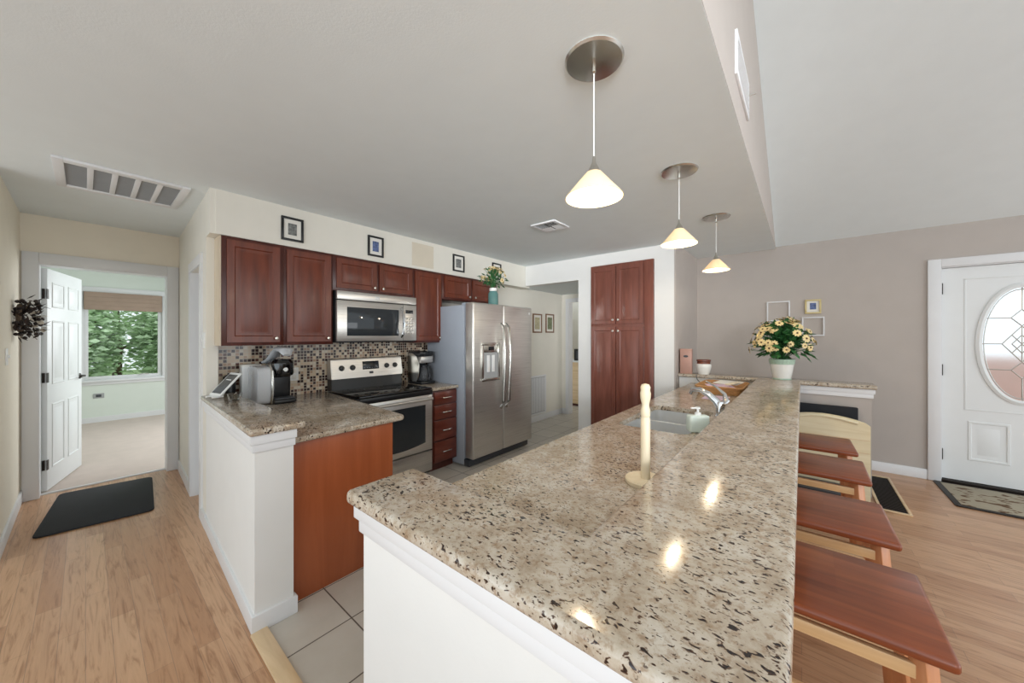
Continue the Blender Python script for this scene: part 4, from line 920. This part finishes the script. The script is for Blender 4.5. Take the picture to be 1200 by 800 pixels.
MB().box(cx+0.095, cx+0.103, cy-0.045, cy+0.05, z+0.325, z+0.355, 0.002).build('display', 'display', cm_)
cf = MB().lathe([(0, 0), (0.06, 0), (0.072, 0.03), (0.07, 0.09), (0.05, 0.15), (0.045, 0.16), (0.042, 0.15), (0.062, 0.09), (0.064, 0.03), (0, 0.006)], (cx+0.045, cy+0.01, z+0.033), 28).build('carafe', 'carafe', cm_)
MB().lathe([(0, 0.155), (0.048, 0.155), (0.048, 0.175), (0, 0.18)], (cx+0.045, cy+0.01, z+0.033), 24).tube([(cx+0.085, cy+0.01, z+0.19), (cx+0.125, cy+0.01, z+0.18), (cx+0.13, cy+0.01, z+0.11), (cx+0.115, cy+0.01, z+0.07)], 0.008, 8).build('carafe_handle', 'black', cf)

# ------------------------------------------------------------------ pictures
def picture(y, z, w, h, frame_m, print_m, label, group=None, x=-3.275, b=0.018, matw=0.05):
    p = thing('picture_frame', label, 'picture', (x, y, z-h/2), 0, group)
    MB().frame(w, h, b, 0.016, FX(x, y, z)).build('frame', frame_m, p)
    pm_ = MB().box(x, x+0.006, y-w/2+b, y+w/2-b, z-h/2+b, z+h/2-b).build('mat_board', 'paper', p)
    MB().box(x+0.0055, x+0.0075, y-w/2+matw, y+w/2-matw, z-h/2+matw, z+h/2-matw).build('print', print_m, pm_)
    return p
picture(1.095, 2.318, 0.165, 0.195, 'black', 'print_grey', 'small black framed picture nearest the hallway, above the tall cabinets')
picture(1.835, 2.322, 0.165, 0.20, 'black', 'print_blue', 'small black framed blue picture above the microwave cabinets')
picture(2.93, 2.330, 0.185, 0.205, 'black', 'print_grey', 'small black framed grey picture above the tall cabinet beside the fridge')
picture(3.63, 2.330, 0.18, 0.225, 'black', 'print_green', 'small black framed green picture behind the flowers on the fridge')
tag(MB().box(-3.276, -3.2735, 2.26, 2.55, 2.205, 2.46).build('wall_patch', 'patch'), 'plain beige rectangle on the wall between the two middle pictures', 'wall panel')
picture(4.85, 1.65, 0.26, 0.32, 'brownframe', 'print_botanic', 'brown framed botanical print nearer the fridge on the back hall wall', x=-3.45, b=0.022, matw=0.06)
picture(5.23, 1.66, 0.26, 0.33, 'brownframe', 'print_green', 'brown framed botanical print nearer the doorway on the back hall wall', x=-3.45, b=0.022, matw=0.06)
def farframe(x, z, w, h, mat_, label, inner=None, b=0.014):
    o = thing('picture_frame', label, 'picture', (x, 5.37, z-h/2))
    MB().frame(w, h, b, 0.02, FYn(x, 5.37, z)).build('frame', mat_, o)
    if inner:
        q = MB().box(x-w/2+b, x+w/2-b, 5.364, 5.369, z-h/2+b, z+h/2-b).build('mat_board', 'paper', o)
        MB().box(x-w/2+0.045, x+w/2-0.045, 5.3625, 5.3642, z-h/2+0.05, z+h/2-0.04).build('print', inner, q)
farframe(-0.222, 1.735, 0.225, 0.24, 'trim', 'empty white picture frame above the flowers, left of the gold frame')
farframe(0.10, 1.775, 0.145, 0.165, 'cutout', 'small gold picture frame with a pale print on the taupe wall', 'print_blue', 0.018)
farframe(0.10, 1.545, 0.20, 0.22, 'trim', 'empty white picture frame directly below the gold frame')

# ------------------------------------------------------------------ vents, switches
rv = thing('return_air_vent', 'large white ceiling return vent with five grey filter panels', 'vent', (-3.70, 0.19, CE-0.02))
V0, V1, U0, U1 = -4.02, -3.40, -0.13, 0.485
mb = MB().box(V0, V1, U0, U0+0.045, CE-0.015, CE, 0.003).box(V0, V1, U1-0.045, U1, CE-0.015, CE, 0.003).box(V0, V0+0.06, U0+0.045, U1-0.045, CE-0.0148, CE, 0.002).box(V1-0.06, V1, U0+0.045, U1-0.045, CE-0.0148, CE, 0.002)
wd_ = (U1-U0-0.09)/5
for k in range(1, 5): mb.box(V0+0.06, V1-0.06, U0+0.045+wd_*k-0.014, U0+0.045+wd_*k+0.014, CE-0.013, CE, 0.002)
mb.build('vent_frame', 'trim', rv)
mb = MB().box(V0+0.05, V1-0.05, U0+0.04, U1-0.04, CE-0.004, CE-0.001)
for k in range(34): mb.box(V0+0.06+k*0.0148, V0+0.063+k*0.0148, U0+0.045, U1-0.045, CE-0.008, CE-0.004)
mb.build('filter_panel', 'grille', rv)
sv = thing('ceiling_vent', 'small square white air register in the kitchen ceiling', 'vent', (-1.88, 2.86, CE-0.02))
MB().frame(0.27, 0.27, 0.03, 0.012, Matrix.Translation((-1.88, 2.86, CE)) @ Matrix.Rotation(PI, 4, 'X')).build('vent_frame', 'trim', sv)
MB().box(-1.99, -1.77, 2.75, 2.97, CE-0.003, CE-0.001).build('duct', 'black', sv)
mb = MB()
for k in range(4):
    mb.box(-0.045, 0.045, -0.009, 0.009, -0.001, 0.001, 0, 1, Matrix.Translation((-1.94, 2.78+k*0.024, CE-0.008)) @ Matrix.Rotation(0.6, 4, 'X'))
    mb.box(-0.045, 0.045, -0.009, 0.009, -0.001, 0.001, 0, 1, Matrix.Translation((-1.82, 2.87+k*0.024, CE-0.008)) @ Matrix.Rotation(-0.6, 4, 'X'))
    mb.box(-0.009, 0.009, -0.045, 0.045, -0.001, 0.001, 0, 1, Matrix.Translation((-1.86+k*0.024, 2.81, CE-0.008)) @ Matrix.Rotation(0.6, 4, 'Y'))
    mb.box(-0.009, 0.009, -0.045, 0.045, -0.001, 0.001, 0, 1, Matrix.Translation((-1.97+k*0.024, 2.92, CE-0.008)) @ Matrix.Rotation(-0.6, 4, 'Y'))
mb.build('louvre', 'trim', sv)
ag = thing('wall_vent', 'tall white slatted return grille low on the back hall wall', 'vent', (-3.44, 4.80, 0.12))
MB().frame(0.50, 0.66, 0.03, 0.012, FX(-3.45, 4.86, 0.44)).build('vent_frame', 'trim', ag)
mb = MB()
for k in range(12): mb.box(-3.45, -3.441, 4.655+k*0.036, 4.675+k*0.036, 0.15, 0.73)
mb.build('slat', 'trim', ag); MB().box(-3.45, -3.446, 4.63, 5.09, 0.13, 0.75).build('backing', 'grille', ag)
# white register on the soffit wall
wv = thing('wall_vent', 'white air register high on the taupe soffit wall', 'vent', (-0.245, 2.19, 2.67))
MB().frame(0.48, 0.21, 0.03, 0.012, FX(-0.245, 2.19, 2.775)).build('vent_frame', 'trim', wv)
MB().box(-0.245, -0.240, 1.97, 2.41, 2.69, 2.86).build('backing', 'whiteplastic', wv)
mb = MB()
for k in range(7): mb.box(-0.007, 0.007, 1.98, 2.40, -0.001, 0.001, 0, 1, Matrix.Translation((-0.237, 0, 2.70+k*0.024)) @ Matrix.Rotation(0.5, 4, 'Y'))
mb.build('slat', 'trim', wv)
MB().tube([(-0.235, 2.40, 2.80), (-0.20, 2.415, 2.805)], 0.004, 6).build('damper_lever', 'nickel', wv)
def switch(name, c, axis, lab):
    o = thing(name, lab, 'light switch', (c[0], c[1], c[2]-0.06))
    if axis == 'L':
        MB().box(c[0]-0.037, c[0]+0.037, c[1], c[1]+0.007, c[2]-0.06, c[2]+0.06, 0.002).build('cover_plate', 'whiteplastic', o); MB().box(c[0]-0.005, c[0]+0.005, c[1]+0.006, c[1]+0.018, c[2]-0.01, c[2]+0.012, 0.001).build('toggle', 'whiteplastic', o)
    else:
        MB().box(c[0]-0.037, c[0]+0.037, c[1]-0.007, c[1], c[2]-0.06, c[2]+0.06, 0.002).build('cover_plate', 'whiteplastic', o); MB().box(c[0]-0.005, c[0]+0.005, c[1]-0.018, c[1]-0.006, c[2]-0.01, c[2]+0.012, 0.001).build('toggle', 'whiteplastic', o)
switch('light_switch', (-4.36, -0.36, 1.285), 'L', 'small light switch on the left wall below the dark wreath')
switch('light_switch', (-3.515, hy(-3.515), 1.40), 'R', 'white light switch on the wall end between hall doorway and kitchen')

# wreath on the left wall
wr = thing('wall_wreath', 'dark dried berry and leaf wreath hanging on the left hallway wall', 'wreath', (-4.95, -0.355, 1.60))
rnd = random.Random(3); wc = Vector((-4.78, -0.30, 1.575)); bb = MB(); ww = MB(); tl = bmesh.new(); tg = MB()
for k in range(9):
    a = 2*PI*k/9; b_ = 2*PI*(k+1)/9
for k in range(150):
    a = rnd.uniform(0, 2*PI); rr = rnd.gauss(0.095, 0.03)
    p = wc+Vector((math.cos(a)*rr*1.1, rnd.uniform(-0.05, 0.07), math.sin(a)*rr*1.1))
    if k % 5 < 2: bb.lathe([(0, -0.014), (0.011, -0.008), (0.014, 0), (0.010, 0.009), (0, 0.014)], p, 8)
    else: leafq(tl, p, (rnd.uniform(-1, 1), rnd.uniform(-0.4, 1), rnd.uniform(-1, 1)), rnd.uniform(0.04, 0.08), 0.014)
for k in range(16):
    a = rnd.uniform(0, 2*PI); p = wc+Vector((math.cos(a)*0.08, rnd.uniform(0.01, 0.08), math.sin(a)*0.08)); leafq(ww.bm, p, (rnd.uniform(-1, 1), rnd.uniform(-0.2, 1), rnd.uniform(-1, 1)), 0.05, 0.02)
tg.tube([wc+Vector((0.1*math.cos(2*PI*k/24), -0.03, 0.1*math.sin(2*PI*k/24))) for k in range(25)], 0.014, 8)
for k in range(10):
    a = rnd.uniform(0, 2*PI); tg.tube([wc+Vector((0.1*math.cos(a), 0, 0.1*math.sin(a))), wc+Vector((0.17*math.cos(a+.3), rnd.uniform(-.05, .06), 0.17*math.sin(a+.3)))], 0.002, 5)
tg.build('twig_ring', 'bark', wr); bb.build('berries', 'berry', wr)['kind'] = 'stuff'; m = MB(); m._merge(tl); m.build('dark_leaves', 'berry', wr); ww.build('pale_leaves', 'driedwhite', wr)
wr.location = (-4.78, -0.36, 1.45)
for ch in wr.children: ch.location = Vector((-4.95, -0.355, 1.60))-Vector(wr.location)

# ------------------------------------------------------------------ floor mats
m_ = MB().prism(rounded([(-4.17, -0.245), (-4.10, 0.36), (-5.08, 0.43), (-5.16, -0.15)], (0, 1, 2, 3), 0.05), 0.001, 0.014, 0.005)
tag(m_.build('floor_mat', 'mat'), 'black rubber mat on the hallway floor before the bedroom door', 'mat')
rg_ = thing('doormat', 'beige doormat with brown spots and dark border at the front door', 'mat', (1.55, 5.02, 0.001))
MB().prism(rounded([(1.0, 4.66), (2.1, 4.66), (2.1, 5.34), (1.0, 5.34)], (0, 1, 2, 3), 0.02), 0.001, 0.010, 0.003).build('border', 'bronze', rg_)
MB().box(1.04, 2.06, 4.70, 5.30, 0.0095, 0.013, 0.001).build('pile', 'rug', rg_)
fg = thing('floor_register', 'long dark floor grate in a wood surround near the end of the bar', 'floor vent', (0.57, 4.65, 0.0))
MB().frame(0.19, 0.98, 0.02, 0.012, Matrix.Translation((0.585, 4.65, 0.001))).build('wood_frame', 'oakstrip', fg)
mb = MB().box(0.51, 0.66, 4.185, 5.115, 0.001, 0.004)
for k in range(30): mb.box(0.51, 0.66, 4.19+k*0.031, 4.20+k*0.031, 0.004, 0.008)
mb.build('grate', 'bronze', fg)

# ------------------------------------------------------------------ pendants
def pendant(x, y, zr, label):
    p = thing('pendant_lamp', label, 'lamp', (x, y, zr), 0, None)
    MB().lathe([(0, CE), (0.108, CE), (0.112, CE-0.004), (0.105, CE-0.012), (0.05, CE-0.020), (0, CE-0.022)], (x, y, 0), 40).build('canopy', 'nickel', p)
    MB().lathe([(0, CE-0.02), (0.008, CE-0.02), (0.008, CE-0.05), (0.003, CE-0.055), (0, CE-0.055)], (x, y, 0), 12).build('cord_grip', 'nickel', p)
    MB().tube([(x, y, CE-0.05), (x, y, zr+0.15)], 0.0022, 6).build('cord', 'whiteplastic', p)
    MB().lathe([(0, 0.16), (0.004, 0.16), (0.008, 0.135), (0.02, 0.11), (0.026, 0.095), (0, 0.095)], (x, y, zr), 24).build('socket', 'nickel', p)
    MB().lathe([(0.022, 0.100), (0.030, 0.096), (0.108, 0.004), (0.110, 0.0), (0.106, 0.0), (0.027, 0.090), (0.02, 0.094)], (x, y, zr), 48).build('lamp_shade', 'shade', p)
    MB().lathe([(0, 0.012), (0.018, 0.018), (0.024, 0.034), (0.018, 0.055), (0.012, 0.075), (0, 0.08)], (x, y, zr), 20).build('bulb', 'bulb', p)
    l = bpy.data.lights.new('pendant_light', 'POINT'); l.energy = 6.5; l.color = (1.0, 0.83, 0.60); l.shadow_soft_size = 0.02
    o = bpy.data.objects.new('pendant_light', l); C.objects.link(o); o.parent = p; o.location = (0, 0, -0.005)
pendant(-0.62, 1.25, 1.965, 'largest, nearest cone pendant lamp over the bar')
pendant(-0.612, 2.44, 2.025, 'middle one of the three cone pendant lamps')
pendant(-0.592, 3.59, 2.02, 'farthest and smallest cone pendant lamp, before the taupe wall')

# ------------------------------------------------------------------ stools
def stool(x, y, label, rz=0):
    s = thing('bar_stool', label, 'stool', (x, y, 0), rz, 'wooden bar stools under the bar')
    h = 0.65; w = 0.21
    MB().box(-w, w, -w, w, h-0.032, h, 0.012, 3).build('seat', 'stoolseat', s, world=False)
    for sx in (-1, 1):
        for sy in (-1, 1):
            MB().bar((sx*0.195, sy*0.195, 0.0), (sx*0.155, sy*0.155, h-0.033), 0.04, 0.04, 0.004).build('leg', 'stoolleg', s, world=False)
    for sy in (-1, 1): MB().bar((-0.15, sy*0.160, h-0.085), (0.15, sy*0.160, h-0.085), 0.02, 0.038).build('apron', 'stoolrail', s, world=False)
    for sx in (-1, 1): MB().bar((sx*0.158, -0.15, h-0.065), (sx*0.158, 0.15, h-0.065), 0.02, 0.055).build('apron', 'stoolleg', s, world=False)
    for sy in (-1, 1): MB().bar((-0.165, sy*0.172, 0.38), (0.165, sy*0.172, 0.38), 0.02, 0.03).build('stretcher', 'stoolrail', s, world=False)
    for sx in (-1, 1): MB().bar((sx*0.182, -0.17, 0.22), (sx*0.182, 0.17, 0.22), 0.02, 0.03).build('stretcher', 'stoolleg', s, world=False)
    return s
st = stool(0.085, 1.53, 'nearest reddish wooden bar stool, its broad seat largest in view')
for (x, y, rz, lab) in ((0.08, 2.15, 0.01, 'second nearest reddish wooden bar stool, next beyond the largest'), (0.085, 2.89, -0.01, 'third reddish wooden bar stool, with dark boards seen under its seat'), (0.08, 3.49, 0.02, 'farthest wooden bar stool, in front of the pale pine board')):
    c = copy_tree(st); c.location = (x, y, 0); c.rotation_euler = (0, 0, rz); c['label'] = lab

# pine board and black panel leaning at the half wall
pb = thing('pine_board', 'pale pine board with arched top rail standing before the taupe half wall', 'board', (0.14, 4.28, 0))
t = bmesh.new(); x0, x1 = -0.17, 0.455
pp = [(x0, 0.0), (x1, 0.0), (x1, 0.655), (x1-0.03, 0.68)]+[(x1-0.03-(x1-x0-0.06)*k/10, 0.685+0.045*math.sin(PI*k/10)) for k in range(1, 10)]+[(x0+0.03, 0.68), (x0, 0.655)]
f = t.faces.new([t.verts.new((a, 4.27, b)) for a, b in pp]); r = bmesh.ops.extrude_face_region(t, geom=[f])
bmesh.ops.translate(t, vec=(0, 0.024, 0), verts=[v for v in r['geom'] if isinstance(v, bmesh.types.BMVert)]); bmesh.ops.recalc_face_normals(t, faces=t.faces[:])
bmesh.ops.bevel(t, geom=[e for e in t.edges if abs(e.verts[0].co.y-e.verts[1].co.y) < 1e-5], offset=0.003, segments=2, affect='EDGES')
m_ = MB(); m_._merge(t); m_.build('board', 'pine', pb)
mb = MB()
for z in (0.42, 0.53): mb.box(x0+0.002, x1-0.002, 4.266, 4.2705, z, z+0.004)
mb.build('groove', 'oakstrip', pb)
MB().tube([(x0+0.08+(x1-x0-0.16)*k/10, 4.262, 0.675+0.035*math.sin(PI*k/10)) for k in range(11)], 0.012, 8).build('top_rail', 'pine', pb)
bp_ = thing('folding_chair', 'black padded folding chair back standing behind the pine board', 'chair', (0.1, 4.36, 0))
MB().box(-0.17, 0.385, 4.335, 4.36, 0.66, 0.80, 0.012, 3).build('backrest', 'mat', bp_)
MB().tube([(-0.15, 4.372, 0.02), (-0.15, 4.372, 0.78), (0.365, 4.372, 0.78), (0.365, 4.372, 0.02)], 0.011, 8).build('frame', 'black', bp_)
MB().box(-0.14, 0.355, 4.35, 4.37, 0.25, 0.62, 0.008, 2).build('seat', 'mat', bp_)
fb = thing('storage_bin', 'low black bin on the floor under the stools by the pine board', 'bin', (0.1, 4.1, 0))
MB().box(-0.14, 0.30, 3.96, 4.22, 0.002, 0.12, 0.012, 2).build('bin_body', 'black', fb)
MB().box(-0.15, 0.31, 3.95, 4.23, 0.115, 0.135, 0.006, 2).build('lid', 'darkgrey', fb)

# room beyond the back hall
cbn = thing('console_table', 'light wooden cabinet glimpsed through the far back doorway', 'cabinet', (-3.55, 6.6, 0))
MB().box(-3.95, -3.2, 6.4, 6.9, 0.05, 0.90, 0.004).build('cabinet_body', 'oakstrip', cbn)
MB().box(-3.97, -3.18, 6.38, 6.92, 0.90, 0.93, 0.004).build('top', 'trim', cbn)
MB().box(-3.90, -3.25, 6.42, 6.88, 0, 0.05).build('plinth', 'cherrydark', cbn)
tvt = thing('small_microwave', 'small black appliance on the cabinet beyond the far back doorway', 'appliance', (-3.45, 6.6, 0.93))
MB().box(-3.65, -3.22, 6.45, 6.8, 0.931, 1.17, 0.008).build('body', 'black', tvt)
MB().box(-3.60, -3.35, 6.444, 6.451, 0.97, 1.13, 0.004).build('window', 'darkgrey', tvt)
